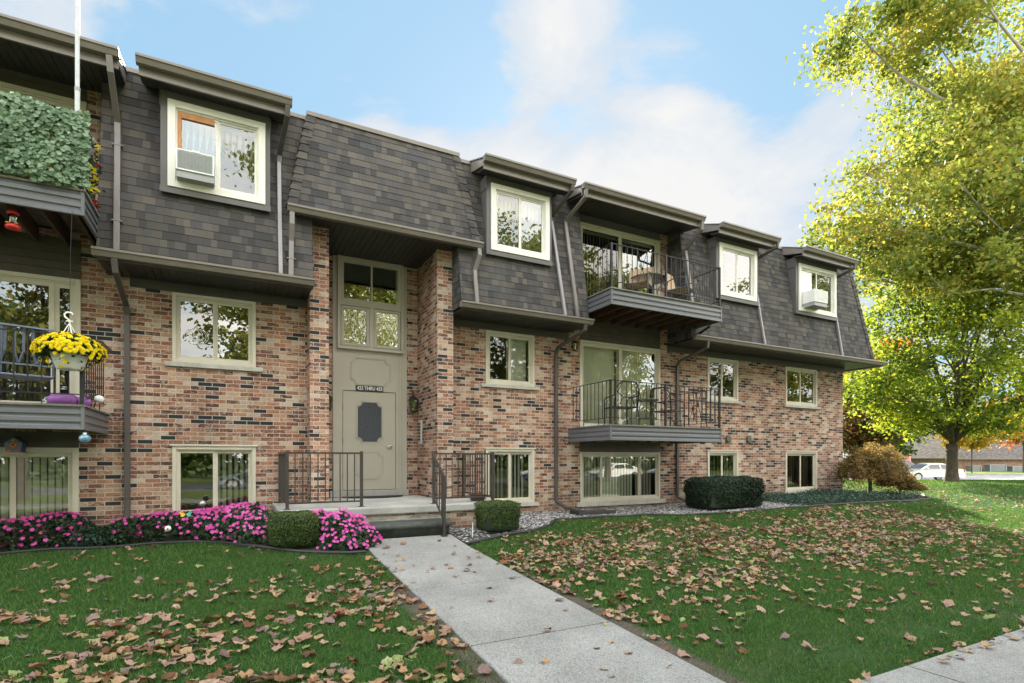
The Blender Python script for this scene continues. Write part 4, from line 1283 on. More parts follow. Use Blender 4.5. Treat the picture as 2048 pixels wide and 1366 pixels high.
LEAFM = [leaf_mesh(i) for i in range(14)]
def dens(x, y):
    d = y + 10.1
    if 1.70 < x < 3.10 and -7.7 < y < -2.05: return .060
    if y < -7.73: return .35
    if not on_lawn(x, y): return 0.0
    cl_ = max(0, .5 + .75 * math.sin(x * 2.1 + 1.3 * math.sin(y * 1.7)) * math.sin(y * 2.6 + .8 * math.sin(x * 1.3)) + .35 * math.sin(x * 5.1 + y * 3.7) * math.sin(y * 6.3 - x))
    if x < 1.7:
        v = smooth(-2.6, -5.0, y) * .75 + .06
        v *= .45 + .55 * smooth(-3.5, .5, x) if y > -5 else 1
        return v * (.25 + cl_)
    u = math.exp(-((d - 5.6 - .05 * x) / 1.55) ** 2) * 1.15 + .10
    if x < 4: u *= .75
    if x > 14: u = .12
    if d > 8.0: u = min(u, .07)
    return u * (.25 + 1.0 * cl_)
LF = []
tries = 0
while len(LF) < 5200 and tries < 200000:
    tries += 1
    x, y = random.uniform(-4.2, 22), random.uniform(-7.95, 2)
    s_ = .4614 * x + .8872 * (y + 10.1); r_ = .8872 * x - .4614 * (y + 10.1)
    if s_ < 2.2 or abs(r_) > s_ * .97: continue
    if random.random() < dens(x, y) * .85: LF.append((s_, x, y))
LF.sort()
def lz(x, y):
    if 1.70 < x < 3.10 and -7.73 < y < -2.03: return wtop(y) + .012, True
    if y < -7.75: return .008, True
    return g(x, y) + .016, False
COLN = ['pinkish tan', 'dark brown', 'pale tan', 'yellowish green', 'dull mauve']
SZN = lambda z_: 'small' if z_ < .105 else 'medium' if z_ < .14 else 'large'
ORD = ['first', 'second', 'third', 'fourth', 'fifth', 'sixth', 'seventh', 'eighth', 'ninth', 'tenth', 'eleventh', 'twelfth', 'thirteenth', 'fourteenth', 'fifteenth', 'sixteenth', 'seventeenth', 'eighteenth', 'nineteenth', 'twentieth', 'twenty-first', 'twenty-second', 'twenty-third', 'twenty-fourth', 'twenty-fifth']
walks = sorted([i for i, (s_, x, y) in enumerate(LF) if 1.70 < x < 3.10 and -7.73 < y < -2.03], key=lambda i: -LF[i][2])[:24]
near = [i for i in range(len(LF)) if i not in walks][:300 - len(walks)]
indiv = set(near) | set(walks)
restV, restL, restT, restM = [], [], [], []
off = 0
for i, (s_, x, y) in enumerate(LF):
    z, paved = lz(x, y)
    ci = random.choices(range(5), [40, 20, 19, 7, 14])[0]
    me, pts, F = random.choice(LEAFM)
    sz = random.triangular(.06, .175, .105) if x < 1.7 else random.triangular(.055, .18, .11) * (.8 if paved else 1)
    E = Matrix.Rotation(random.uniform(0, 6.28), 4, 'Z') @ Matrix.Rotation(random.gauss(0, .22), 4, 'X') @ Matrix.Rotation(random.gauss(0, .22), 4, 'Y')
    if random.random() < .45: E = E @ Matrix.Rotation(math.pi, 4, 'X')
    M_ = Matrix.Translation((x, y, z + sz * .10)) @ E @ Matrix.Scale(sz, 4)
    if i in indiv:
        m2 = me if False else me.copy() if i in walks else None
        key = (LEAFM.index((me, pts, F)) if False else id(me), ci)
        if key not in MATS:
            mm = me.copy(); mm.materials.append(DEAD[ci]); MATS[key] = mm
        o = bpy.data.objects.new('fallen_leaf', MATS[key])
        C.objects.link(o)
        o.matrix_world = M_
        if i in walks:
            k = walks.index(i)
            tag(o, f'{COLN[ci]} dry leaf on the concrete walk, {ORD[k]} one out from the steps', 'leaf', 'dry leaves on the walk')
        elif y < -7.73:
            tag(o, f'{SZN(sz)} {COLN[ci]} dry maple leaf on the public sidewalk', 'leaf', f'{SZN(sz)} {COLN[ci]} leaves on the sidewalk')
        elif x < 1.7:
            zx = 'close to the walk' if x > .55 else 'midway across the lawn' if x > -.6 else 'towards the frame edge'
            zn = 'right at the walk edge' + (' by the sidewalk' if y < -6 else ' by the flowers' if y > -4.6 else '') if x > 1.25 else f'near the pink flower bed, {zx}' if y > -4.6 else f'in mid lawn, {zx}' if y > -5.9 else f'in front lawn, {zx}' if y > -6.7 else f'next to the sidewalk, {zx}'
            tag(o, f'{SZN(sz)} {COLN[ci]} dry maple leaf {zn}', 'leaf', f'{SZN(sz)} {COLN[ci]} leaves {zn}')
        else:
            zn = 'along the right edge of the walk' if x < 3.6 else 'on the lawn right of the walk' if y > -6.2 else 'on the corner between walk and sidewalk'
            tag(o, f'{SZN(sz)} {COLN[ci]} dry maple leaf {zn}', 'leaf', f'{SZN(sz)} {COLN[ci]} leaves {zn}')
    else:
        P_ = np.array([tuple(M_ @ Vector(p)) for p in pts])
        restV.append(P_)
        for f_ in F:
            restL += [q + off for q in f_]; restT.append(len(f_)); restM.append(ci)
        off += len(pts)
restT = np.array(restT)
lv = npmesh('fallen_leaves', np.concatenate(restV), np.array(restL), np.concatenate([[0], np.cumsum(restT)[:-1]]), restT, DEAD, None, restM)
tag(lv, kind='stuff')

# ------------------------------------------------------------------ shrubs, flowers
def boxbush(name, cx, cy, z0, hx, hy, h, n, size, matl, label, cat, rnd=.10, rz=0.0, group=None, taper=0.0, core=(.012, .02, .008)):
    """sheared shrub: twig core plus a dense shell of small leaves"""
    e = empty(name, (cx, cy, z0), rz, label, cat, group)
    def sup(u, v, w_, p=5.0):                            # superellipsoid direction -> point
        d = np.stack([u, v, w_], 1)
        k = (np.abs(d) ** p).sum(1) ** (-1 / p)
        return d * k[:, None]
    d = rng.normal(size=(n, 3)); d /= np.linalg.norm(d, axis=1)[:, None]
    P_ = sup(d[:, 0], d[:, 1], d[:, 2])
    rad = np.clip(1 - np.abs(rng.normal(0, .07, n)), .6, 1.0) + rng.normal(0, .012, n)
    lump = 1 + .03 * np.sin(P_[:, 0] * 7 + cx) * np.sin(P_[:, 1] * 6 + 2) + .02 * np.sin(P_[:, 2] * 9)
    Q = P_ * (rad * lump)[:, None]
    zz = (Q[:, 2] + 1) / 2
    tp = 1 - taper * (1 - zz)
    pos = np.stack([Q[:, 0] * hx * tp, Q[:, 1] * hy * tp, zz * h + .02], 1)
    nr = d
    cards('foliage', pos, rng.uniform(.7, 1.3, n) * size, KITE, KITE_F, matl, e, normals=nr, nmix=.45)
    m_ = MB()
    for k in range(14):
        a = random.uniform(0, 6.28); r = random.uniform(.2, .8)
        m_.tube([(r * .3 * hx * math.cos(a), r * .3 * hy * math.sin(a), 0), (r * .6 * hx * math.cos(a), r * .6 * hy * math.sin(a), h * .45), (r * hx * .85 * math.cos(a), r * hy * .85 * math.sin(a), h * .85)], [.012, .008, .004], 5)
    m_.build('branches', BARK, e)
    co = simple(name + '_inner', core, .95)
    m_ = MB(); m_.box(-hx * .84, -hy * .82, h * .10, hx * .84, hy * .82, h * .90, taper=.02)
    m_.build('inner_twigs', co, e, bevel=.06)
    return e
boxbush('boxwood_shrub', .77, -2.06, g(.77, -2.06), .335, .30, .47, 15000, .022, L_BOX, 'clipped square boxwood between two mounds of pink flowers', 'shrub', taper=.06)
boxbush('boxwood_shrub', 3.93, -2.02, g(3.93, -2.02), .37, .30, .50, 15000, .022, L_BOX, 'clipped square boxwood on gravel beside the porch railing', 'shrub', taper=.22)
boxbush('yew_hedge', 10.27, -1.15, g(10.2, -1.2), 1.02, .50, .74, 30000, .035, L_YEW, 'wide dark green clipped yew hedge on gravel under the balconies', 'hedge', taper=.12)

def flowers(name, pos, size, matl, parent, nrm_up=1.2, face=None):
    """five-petalled blossoms as small discs of petals"""
    pet = [(0, 0, 0)]
    F = []
    for k in range(5):
        a = 2 * math.pi * k / 5
        for da, r in ((-.55, .36), (0, .52), (.55, .36)):
            pet.append((r * math.cos(a + da), r * math.sin(a + da), .06 + .04 * (k % 2)))
        F.append((0, 1 + 3 * k, 2 + 3 * k, 3 + 3 * k))
    nr = None if face is None else np.tile(np.array([face]), (len(pos), 1))
    return cards(name, pos, size, pet, F, matl, parent, tilt=.55, up_bias=nrm_up, normals=nr, nmix=0 if face is None else .55)
def imp_h(x):                                            # height of the impatiens mass along the bed
    h = .41 + .035 * math.sin(x * 2.6 + 1) + .025 * math.sin(x * 5.3)
    h *= 1 - .42 * math.exp(-((x + 1.72) / .20) ** 2)
    h *= smooth(.66, .30, x) * .25 + .75
    return h
def bed_points(n, low=0.0, edge_only=False):
    P_ = []
    while len(P_) < n:
        x = random.uniform(-5.8, .50) if random.random() < .75 else random.uniform(-.5, .45)
        y0, y1 = ey(EDGE_L, x) + .04, -.04
        if x > .1: y1 = -.2
        f_ = random.random()
        y = y0 + (y1 - y0) * f_
        # mound profile across the bed
        prof_ = min(1.0, math.sqrt(max(0, 1 - (1 - min(1, f_ * 2.1 + .02)) ** 2)) * .9 + .08)
        hh = imp_h(x) * prof_ * (1 - .12 * max(0, f_ - .6))
        z = hh * (random.uniform(low, 1.0) if random.random() < .5 else 1.0) * random.uniform(.93, 1.05)
        P_.append((x, y, g(x, y) + z))
    return np.array(P_)
EP = bed_points(19000)
cards('impatiens_bed', EP, rng.uniform(.035, .065, len(EP)), KITE, KITE_F, L_IMP, None, tilt=.7, up_bias=.6)
tag(bpy.data.objects['impatiens_bed'], kind='stuff')
FP = bed_points(1150, .15)
FP[:, 2] += .028; FP[:, 1] -= .03
keep = np.abs(FP[:, 0] + 1.72) > .10 + .16 * rng.random(len(FP))
FP = FP[keep]
fo = flowers('impatiens_blossom_bed', FP, rng.uniform(.046, .068, len(FP)), P_PINK, None, .3, (-.1, -.8, .55))
tag(fo, kind='stuff')
# rounded impatiens mound by the walk: a plant of its own
MND = empty('impatiens_plant', (1.38, -2.12, g(1.38, -2.12)), 0, 'rounded mound of pink impatiens between boxwood and concrete walk', 'flowering plant')
def mound_pts(n, rx, ry, h, shell=True):
    a, b2 = _mound(int(n * .6), rx, ry, h, shell), _mound(n - int(n * .6) - n // 5, rx * .72, ry * .62, h * .66, shell)
    c = _mound(n // 5, rx * .5, ry * .5, h * .8, shell)
    return np.concatenate([a[0], b2[0] + np.array([.20, -.16, 0]), c[0] + np.array([-.26, .10, .12])]), np.concatenate([a[1], b2[1], c[1]])
def _mound(n, rx, ry, h, shell=True):
    d = rng.normal(size=(n, 3)); d[:, 2] = np.abs(d[:, 2]); d /= np.linalg.norm(d, axis=1)[:, None]
    r = np.clip(1 - np.abs(rng.normal(0, .12, n)), .4, 1.03) if shell else rng.uniform(.97, 1.05, n)
    r *= 1 + .13 * np.sin(d[:, 0] * 7 + 1) * np.cos(d[:, 1] * 6) + .06 * np.sin(d[:, 2] * 11)
    return d * r[:, None] * np.array([rx, ry, h]), d
P_, nn = mound_pts(7800, .42, .40, .47)
cards('foliage', P_, rng.uniform(.035, .06, len(P_)), KITE, KITE_F, L_IMP, MND, normals=nn, nmix=.4)
P_, nn = mound_pts(560, .43, .42, .49, False)
def blossom_mesh(name, matl, petals=5, layers=1):
    m_ = MB()
    for L_ in range(layers):
        sc = 1 - .28 * L_
        for k in range(petals):
            a = 2 * math.pi * (k + .5 * (L_ % 2)) / petals
            w_ = math.pi / petals * .92
            c_, s2 = lambda q: math.cos(a + q), lambda q: math.sin(a + q)
            z = .05 + .13 * L_
            m_.add([(0, 0, .02 + .12 * L_), (sc * .36 * c_(-w_), sc * .36 * s2(-w_), z), (sc * .5 * c_(0), sc * .5 * s2(0), z + .02), (sc * .36 * c_(w_), sc * .36 * s2(w_), z)], [(0, 1, 2, 3)])
    me_o = m_.build(name, matl, None, fix=False)
    return me_o
def place_blossoms(P_, nn, proto, parent, size, nmax=100, view=Vector((-.2, -1, .15))):
    idx = sorted(range(len(P_)), key=lambda i: -Vector(nn[i]).dot(view))[:nmax]
    for j, i in enumerate(idx):
        o = proto if j == 0 else proto.copy()
        if j: C.objects.link(o)
        o.parent = parent
        q_ = (Vector(nn[i]) + Vector((0, 0, .35))).to_track_quat('Z', 'Y')
        o.rotation_mode = 'QUATERNION'; o.rotation_quaternion = q_
        o.location = P_[i]
        s2 = random.uniform(*size); o.scale = (s2, s2, s2)
    return idx
# two tints of blossom meshes
pr = blossom_mesh('blossom', P_PINK)
idx = place_blossoms(P_, nn, pr, MND, (.040, .062))
rest = np.array([i for i in range(len(P_)) if i not in set(idx)])
o = flowers('blossoms', P_[rest], rng.uniform(.042, .058, len(rest)), P_PINK, MND, .3, (-.1, -.8, .55))
tag(o, kind='stuff')
# bluish clump in the dip of the bed, ground cover, fallen straw
n = 500
P_ = np.stack([rng.normal(-1.72, .11, n), rng.uniform(-.68, -.30, n), np.zeros(n)], 1)
P_[:, 2] = gxy(P_[:, 0], P_[:, 1]) + np.abs(rng.normal(.10, .06, n))
tag(cards('low_foliage', P_, rng.uniform(.04, .075, n), KITE, KITE_F, L_COV, None, tilt=.6, up_bias=.7), kind='stuff')
n = 15000
X_ = rng.uniform(12.0, 17.2, n); Y_ = rng.uniform(-2.1, -.03, n)
k = np.array([y > ey(EDGE_R, x) + .10 and (x > 12.3 or random.random() < .3) and not (x > 16.9 and y > -.9) for x, y in zip(X_, Y_)])
X_, Y_ = X_[k], Y_[k]
P_ = np.stack([X_, Y_, gxy(X_, Y_) + .03 + np.abs(rng.normal(.06, .035, len(X_))) * (1 + .4 * np.sin(X_ * 3))], 1)
tag(cards('ground_cover', P_, rng.uniform(.035, .06, len(P_)), KITE, KITE_F, L_COV, None, tilt=.6, up_bias=.6), kind='stuff')

# ------------------------------------------------------------------ trees
def tube_tree(m_, p0, p1, r0, r1, wig=.12, n=6, seg=5):
    p0, p1 = Vector(p0), Vector(p1)
    L = (p1 - p0).length
    pts, rs = [], []
    for k in range(seg + 1):
        f_ = k / seg
        p = p0.lerp(p1, f_)
        if 0 < k < seg: p += Vector((random.gauss(0, 1), random.gauss(0, 1), random.gauss(0, .6))) * wig * L * .12
        p.z += math.sin(f_ * math.pi) * L * .07
        pts.append(p); rs.append(r0 + (r1 - r0) * f_)
    m_.tube(pts, rs, n)
    return pts
def tree(name, base, height, fork, r0, blobs, nclus, nleaf, leaf, lmat, bark, label, group=None, spread=.75, lean=(0, 0), limbs=14, lsize=(.8, 1.25), flare=1.5, shape='kite', hollow=.55):
    """blobs: (cx, cy, cz, rx, ry, rz, weight) in world coordinates; crown = leaf clusters in those volumes."""
    bx, by, bz = base
    e = empty(name, base, 0, label, 'tree', group)
    T = Vector(base)
    w_ = np.array([q[6] for q in blobs], float); w_ /= w_.sum()
    cl_, outw = [], []
    for _ in range(nclus):
        q = blobs[rng.choice(len(blobs), p=w_)]
        d = rng.normal(size=3); d /= np.linalg.norm(d)
        r = (rng.uniform(hollow ** 3, 1)) ** (1 / 3)
        r *= 1 + .12 * math.sin(d[0] * 5 + q[0]) * math.sin(d[2] * 4 + q[1])
        cl_.append(np.array(q[:3]) + d * r * np.array(q[3:6]))
    cl_ = np.array(cl_) - np.array(base)
    # leaves
    per = nleaf // nclus
    cs = rng.uniform(.55, 1.3, nclus) * spread
    pos = np.repeat(cl_, per, 0) + rng.normal(size=(nclus * per, 3)) * np.repeat(cs, per)[:, None] * np.array([.55, .55, .30])
    sz = rng.uniform(lsize[0], lsize[1], len(pos)) * leaf
    if shape == 'kite': cards('crown', pos, sz, KITE, KITE_F, lmat, e, tilt=.75, up_bias=.55)
    else: cards('crown', pos, sz, MAPLE, MAPLE_F, lmat, e, tilt=.75, up_bias=.55)
    # trunk and limbs
    m_ = MB()
    top = Vector((lean[0], lean[1], fork))
    m_.tube([(0, 0, -.15), (0, 0, .05), (lean[0] * .1, lean[1] * .1, fork * .25), (lean[0] * .6, lean[1] * .6, fork * .65), tuple(top)], [r0 * flare, r0 * (flare * .82), r0 * 1.02, r0 * .92, r0 * 1.0], 12)
    m_.build('trunk', bark, e, smooth=True)
    tot_ = bpy.data.meshes
    bm2 = MB()
    order = rng.permutation(nclus)[:limbs]
    mains = []
    for i in order:
        tgt = Vector(cl_[i])
        st = top + Vector((0, 0, random.uniform(-.1, .35) * fork * .3))
        mid = st.lerp(tgt, .5); mid.z += .04 * (tgt - st).length
        pts = tube_tree(bm2, st, tgt, r0 * random.uniform(.28, .5), .02, n=7, seg=6)
        mains += pts[2:]
    for i in rng.permutation(nclus)[:min(nclus, limbs * 7)]:
        tgt = Vector(cl_[i])
        near_ = min(mains, key=lambda p: (p - tgt).length)
        if (near_ - tgt).length < 5.5: tube_tree(bm2, near_, tgt, .035, .008, n=4, seg=3)
    bm2.build('limbs', bark, e, smooth=True, fix=False)
    return e
def cs_(lat, s, z):                                       # lateral, distance along the view axis, height -> world (used for the far ground plan only)
    v = MF @ Vector((lat, s, 0))
    return v.x, v.y, z
# plane tree beyond the right edge: trunk outside the frame, limbs reaching in
def blob(lat, s, z, rl, rs, rz, w_):
    x, y, _ = cs_(lat, s, z)
    return (x, y, z, rl, rs, rz, w_)
xb, yb_, _ = cs_(28.5, 24.0, 0)
SY = tree('plane_tree', (xb, yb_, .1), 20, 6.0, .42,
     [blob(20.5, 23, 19.0, 6.3, 4, 4.2, 2.7), blob(17.6, 22, 11.6, 4.9, 4, 3.7, 3.0), blob(14.6, 22, 10.8, 2.9, 2.5, 2.4, 1.1), blob(19.5, 22, 15.0, 4.0, 3.5, 3.0, 1.7), blob(21, 23.5, 10.6, 4.5, 4, 2.7, 1.7), blob(23, 23, 13.0, 5.5, 5, 4.5, 2.6), blob(14.6, 21, 18.6, 3.0, 2.5, 1.7, .95), blob(27, 26, 17, 7, 6, 5, 1.6)],
     760, 84000, .180, L_SYC, BARK_P, 'tall plane tree with yellow-green leaves and pale limbs right of the building', spread=.82, limbs=34, hollow=.35)
mx, my, _ = cs_(20.2, 24.8, 0)
MP = tree('maple_tree', (mx, my, g(mx, my)), 9, 1.75, .235,
     [blob(19.9, 24.8, 6.4, 4.6, 4.5, 3.0, 3), blob(17.6, 24.5, 4.6, 2.3, 2.5, 1.5, .8), blob(22.4, 24.8, 4.7, 2.7, 2.5, 1.6, .8), blob(20.3, 24.6, 3.4, 3.2, 3, .75, .7), blob(20, 24.8, 9.6, 3.9, 3.4, 2.3, 2.0)],
     340, 33000, .17, L_MAP, BARK, 'maple with green and yellow leaves and forked dark trunk on the right lawn', spread=.8, limbs=20, hollow=.3, flare=1.55)
# explicit low forks of the maple, visible under its crown
# trees further off
def far_tree(name, lat, s, z0, fork, r0, blobs, nc, nl, leaf, lm, label, group=None):
    x, y, _ = cs_(lat, s, 0)
    return tree(name, (x, y, z0), 8, fork, r0, [blob(*q) for q in blobs], nc, nl, leaf, lm, BARK, label, group, spread=.9, limbs=9, hollow=.2)
far_tree('maple_tree', 24.2, 36, 0, 2.2, .2, [(24.2, 36, 5.6, 2.3, 2.5, 2.7, 1), (23.4, 36, 3.4, 1.8, 2, 1.6, .6)], 120, 15000, .20, L_RED, 'dark red and green maple just past the brick corner')
far_tree('maple_tree', 34.5, 50, -.2, 2.5, .2, [(34.5, 50, 9.6, 3.0, 3, 3.2, 1)], 90, 8000, .30, L_ORA, 'orange-red tree showing between the roof eave and the maple')
far_tree('maple_tree', 62.5, 66, -.3, 3.4, .08, [(62.5, 66, 6.3, 4.0, 4, 2.9, 1)], 110, 13000, .30, L_ORA, 'bright orange-red tree in front of the far brick building')
far_tree('maple_tree', 54.5, 64, -.3, 3.2, .07, [(54.0, 64, 4.6, 3.2, 3, 1.9, 1), (56.5, 64, 5.5, 2.4, 3, 1.7, .5)], 90, 9000, .30, L_YEL, 'golden yellow tree in front of the far grey roof')
far_tree('shade_tree', 36.0, 60, -.3, 3.0, .25, [(36, 60, 7.0, 4.5, 4, 4.0, 1), (40, 62, 5.0, 4, 4, 2.6, .8)], 130, 11000, .34, L_GRN, 'green tree behind the parked white car')
far_tree('shade_tree', 49.0, 72, -.3, 3.0, .25, [(48, 72, 9.0, 6, 5, 5.0, 1), (44, 72, 6.0, 4, 5, 4.0, .6)], 130, 11000, .36, L_GRN, 'green tree beside the far brick building')
far_tree('shade_tree', 31.0, 45, -.2, 3.0, .25, [(31, 45, 5.0, 3.6, 3, 3.2, 1)], 90, 8000, .28, L_GRN, 'green tree behind the laceleaf maple')

# laceleaf Japanese maple
JX, JY = 16.50, -.98
e = empty('japanese_maple', (JX, JY, g(JX, JY)), 0, 'small weeping laceleaf maple with copper-brown leaves at the building corner', 'tree')
def jblob(cx, cy, cz, rx, ry, rz, n):
    d = rng.normal(size=(n, 3)); d[:, 2] = np.abs(d[:, 2]) * 1.0 - .25; d /= np.linalg.norm(d, axis=1)[:, None]
    r = np.clip(1 - np.abs(rng.normal(0, .25, n)), .2, 1.1) + rng.normal(0, .04, n)
    r *= 1 + .2 * np.sin(d[:, 0] * 9 + cx * 7) * np.sin(d[:, 1] * 8)
    return np.array([cx, cy, cz]) + d * r[:, None] * np.array([rx, ry, rz])
P_ = np.concatenate([jblob(.05, 0, .64, .92, .80, .84, 12000), jblob(.70, -.35, .36, .62, .45, .36, 4200), jblob(1.10, -.52, .22, .42, .34, .20, 1800), jblob(-.5, .0, .62, .60, .6, .55, 3000), jblob(.3, 0, .95, .75, .6, .52, 4000)])
STRIP = [(-.5, 0, 0), (0, .13, .05), (.5, 0, -.12), (0, -.13, .05)]
cards('crown', P_, rng.uniform(.06, .11, len(P_)), STRIP, KITE_F, L_JMA, e, tilt=.6, up_bias=.5)
m_ = MB()
m_.tube([(-.05, 0, -.1), (-.02, 0, .05), (.02, .02, .3), (-.03, 0, .55), (.05, 0, .75)], [.085, .062, .05, .055, .05], 8)
for k in range(16):
    a = random.uniform(0, 6.28); r = random.uniform(.5, 1.1)
    m_.tube([(0, 0, .5 + random.uniform(0, .2)), (r * .4 * math.cos(a), r * .4 * math.sin(a), .95), (r * .8 * math.cos(a), r * .8 * math.sin(a), .98), (r * 1.05 * math.cos(a), r * 1.0 * math.sin(a), .65)], [.035, .025, .015, .006], 5)
m_.build('trunk', BARK, e, smooth=True)

# trees across the street, which the window glass reflects
for k, (x, y, lm, lab) in enumerate([(-20, -23, L_SYC, 'yellow-green street tree across the street from the left balconies'), (-8, -20, L_MAP, 'green street tree across the street from the first window'), (4.5, -21, L_SYC, 'yellow-green street tree across the street from the entrance'),
                                 (16, -20, L_MAP, 'green street tree across the street from the right balconies'), (27, -25, L_SYC, 'yellow-green street tree across the street from the last window'), (42, -22, L_MAP, 'green street tree farthest along the street')]):
    h = 16 + 1.5 * (k % 3)
    tree('street_tree', (x, y, -.3), h, 3.0, .28, [(x, y, h * .56, 6.0, 4.6, h * .38, 1), (x + 2, y, h * .78, 3.6, 3, h * .2, .4)], 320, 34000, .25, L_SYC, BARK, lab, 'street trees across the street', limbs=10, hollow=.3, spread=.95)
# hidden tree behind the building whose shade falls on the right lawn

# ------------------------------------------------------------------ things on and around the building
def world_thing(name, origin, label, cat, group=None):
    e = empty(name, origin, 0, label, cat, group)
    def pb(m_, nm, matl, parent=None, **k):
        o = Vector(origin)
        m_.v = [tuple(Vector(p) - o) for p in m_.v]
        return m_.build(nm, matl, parent or e, **k)
    return e, pb
LAMPG = glass_mat('lantern_glass', 0.25, (.8, .8, .75))
BULB = simple('warm_bulb', (.75, .60, .25), .4)
def lantern(x, y, z, label, sc=1.0, nm='wall_lantern'):
    e, pb = world_thing(nm, (x, y, z), label, 'wall lantern', None)
    m_ = MB(); s_ = sc
    m_.box(x - .05 * s_, y - .012, z + .12 * s_, x + .05 * s_, y - .001, z + .34 * s_)
    m_.tube([(x, y - .01, z + .30 * s_), (x, y - .04 * s_, z + .40 * s_), (x, y - .08 * s_, z + .43 * s_), (x, y - .12 * s_, z + .40 * s_), (x, y - .12 * s_, z + .33 * s_)], .010 * s_, 8)
    pb(m_, 'bracket', IRON)
    cy = y - .12 * s_
    m_ = MB()
    m_.lathe([(.012, z + .35 * s_), (.04 * s_, z + .33 * s_), (.075 * s_, z + .29 * s_), (.112 * s_, z + .262 * s_), (.112 * s_, z + .25 * s_), (.09 * s_, z + .25 * s_)], 8, 0, None, x, cy)
    pb(m_, 'cap', IRON)
    m_ = MB()
    for k in range(8):
        a = R(45 * k)
        m_.bar((x + .088 * s_ * math.cos(a), cy + .088 * s_ * math.sin(a), z + .25 * s_), (x + .072 * s_ * math.cos(a), cy + .072 * s_ * math.sin(a), z + .03 * s_), .009 * s_)
    m_.lathe([(.05 * s_, z), (.085 * s_, z + .015 * s_), (.085 * s_, z + .03 * s_), (.05 * s_, z + .032 * s_)], 8, 0, None, x, cy)
    m_.lathe([(.004, z - .03 * s_), (.014 * s_, z - .015 * s_), (.02 * s_, z)], 8, 0, None, x, cy)
    pb(m_, 'cage', IRON)
    m_ = MB(); m_.lathe([(.080 * s_, z + .245 * s_), (.066 * s_, z + .035 * s_)], 8, 0, None, x, cy); pb(m_, 'glass', LAMPG)
    m_ = MB(); m_.lathe([(.010, z + .18 * s_), (.026 * s_, z + .16 * s_), (.03 * s_, z + .135 * s_), (.018 * s_, z + .10 * s_), (.006, z + .09 * s_)], 10, 0, None, x, cy); pb(m_, 'bulb', BULB, smooth=True)
    return e
lantern(3.36, .90, 2.56, 'black caged wall lantern on the brick right of the entrance door')
lantern(1.640, .90, 2.52, 'black wall lantern half hidden behind the left brick pier')
lantern(6.80, 0, 4.00, 'small black wall lantern beside the middle-floor patio door', .62)
lantern(6.83, 0, 6.92, 'small black wall lantern beside the top-floor patio door', .62)
# number sign
def text_mesh(txt, width, height, depth):
    cu = bpy.data.curves.new('txt', 'FONT'); cu.body = txt; cu.size = 1; cu.extrude = 0.02; cu.offset = 0.012
    o = bpy.data.objects.new('txt', cu); C.objects.link(o)
    dg = bpy.context.evaluated_depsgraph_get()
    me = bpy.data.meshes.new_from_object(o.evaluated_get(dg))
    bpy.data.objects.remove(o)
    co = np.zeros(len(me.vertices) * 3); me.vertices.foreach_get('co', co); co = co.reshape(-1, 3)
    mn, mx_ = co.min(0), co.max(0)
    co = (co - (mn + mx_) / 2) / (mx_ - mn) * np.array([width, height, depth])
    co = np.stack([co[:, 0], -co[:, 2], co[:, 1]], 1)
    me.vertices.foreach_set('co', co.ravel()); me.update()
    return me
e, pb = world_thing('number_sign', (2.475, .872, 3.01), 'black sign reading 423 THRU 433 in white above the door', 'sign')
m_ = MB(); m_.box(2.20, .864, 2.955, 2.75, .875, 3.065); pb(m_, 'sign_plate', BLACKP, bevel=.002)
me = text_mesh('423 THRU 433', .50, .072, .004)
o = link_mesh('lettering', me, PLASTW, e, (0, -.0105, 0))
# letterbox panel in the recess, doormat, planter
e, pb = world_thing('intercom_panel', (3.478, .66, 1.90), 'pale metal intercom panel on the brick side wall of the recess', 'intercom')
m_ = MB(); m_.box(3.445, .57, 1.90, 3.478, .75, 2.39); pb(m_, 'housing', simple('brushed_metal', (.55, .55, .54), .4, .3, .05), bevel=.006)
for k in range(6):
    m_ = MB(); m_.box(3.438, .60, 1.97 + .065 * k, 3.4445, .72, 2.01 + .065 * k); pb(m_, 'call_button', BLACKP)
m_ = MB()
n = 20
m_.extr_z([(2.52 + .60 * math.cos(math.pi + math.pi * k / n), .79 + .52 * math.sin(math.pi + math.pi * k / n)) for k in range(n + 1)], .839, .853)
tag(m_.build('doormat', BLACKFOAM), 'black half-round rubber doormat in front of the entrance door', 'doormat')
e, pb = world_thing('planter_box', (3.92, -1.22, .839), 'small dark brown flared planter on the landing by the right railing', 'planter')
m_ = MB(); m_.box(-.10 + 3.92, -1.29, .84, 4.02, -1.15, .96, taper=-.03); pb(m_, 'pot', simple('dark_brown_pot', (.04, .022, .018), .4), bevel=.006)
m_ = MB(); [m_.tube([(3.92 + q, -1.22, .95), (3.92 + q * 2, -1.23, 1.04), (3.92 + q * 4.5, -1.20, 1.06 + abs(q))], [.006, .005, .002], 5) for q in (-.04, -.015, .02, .045)]; pb(m_, 'dry_stem', BARK)

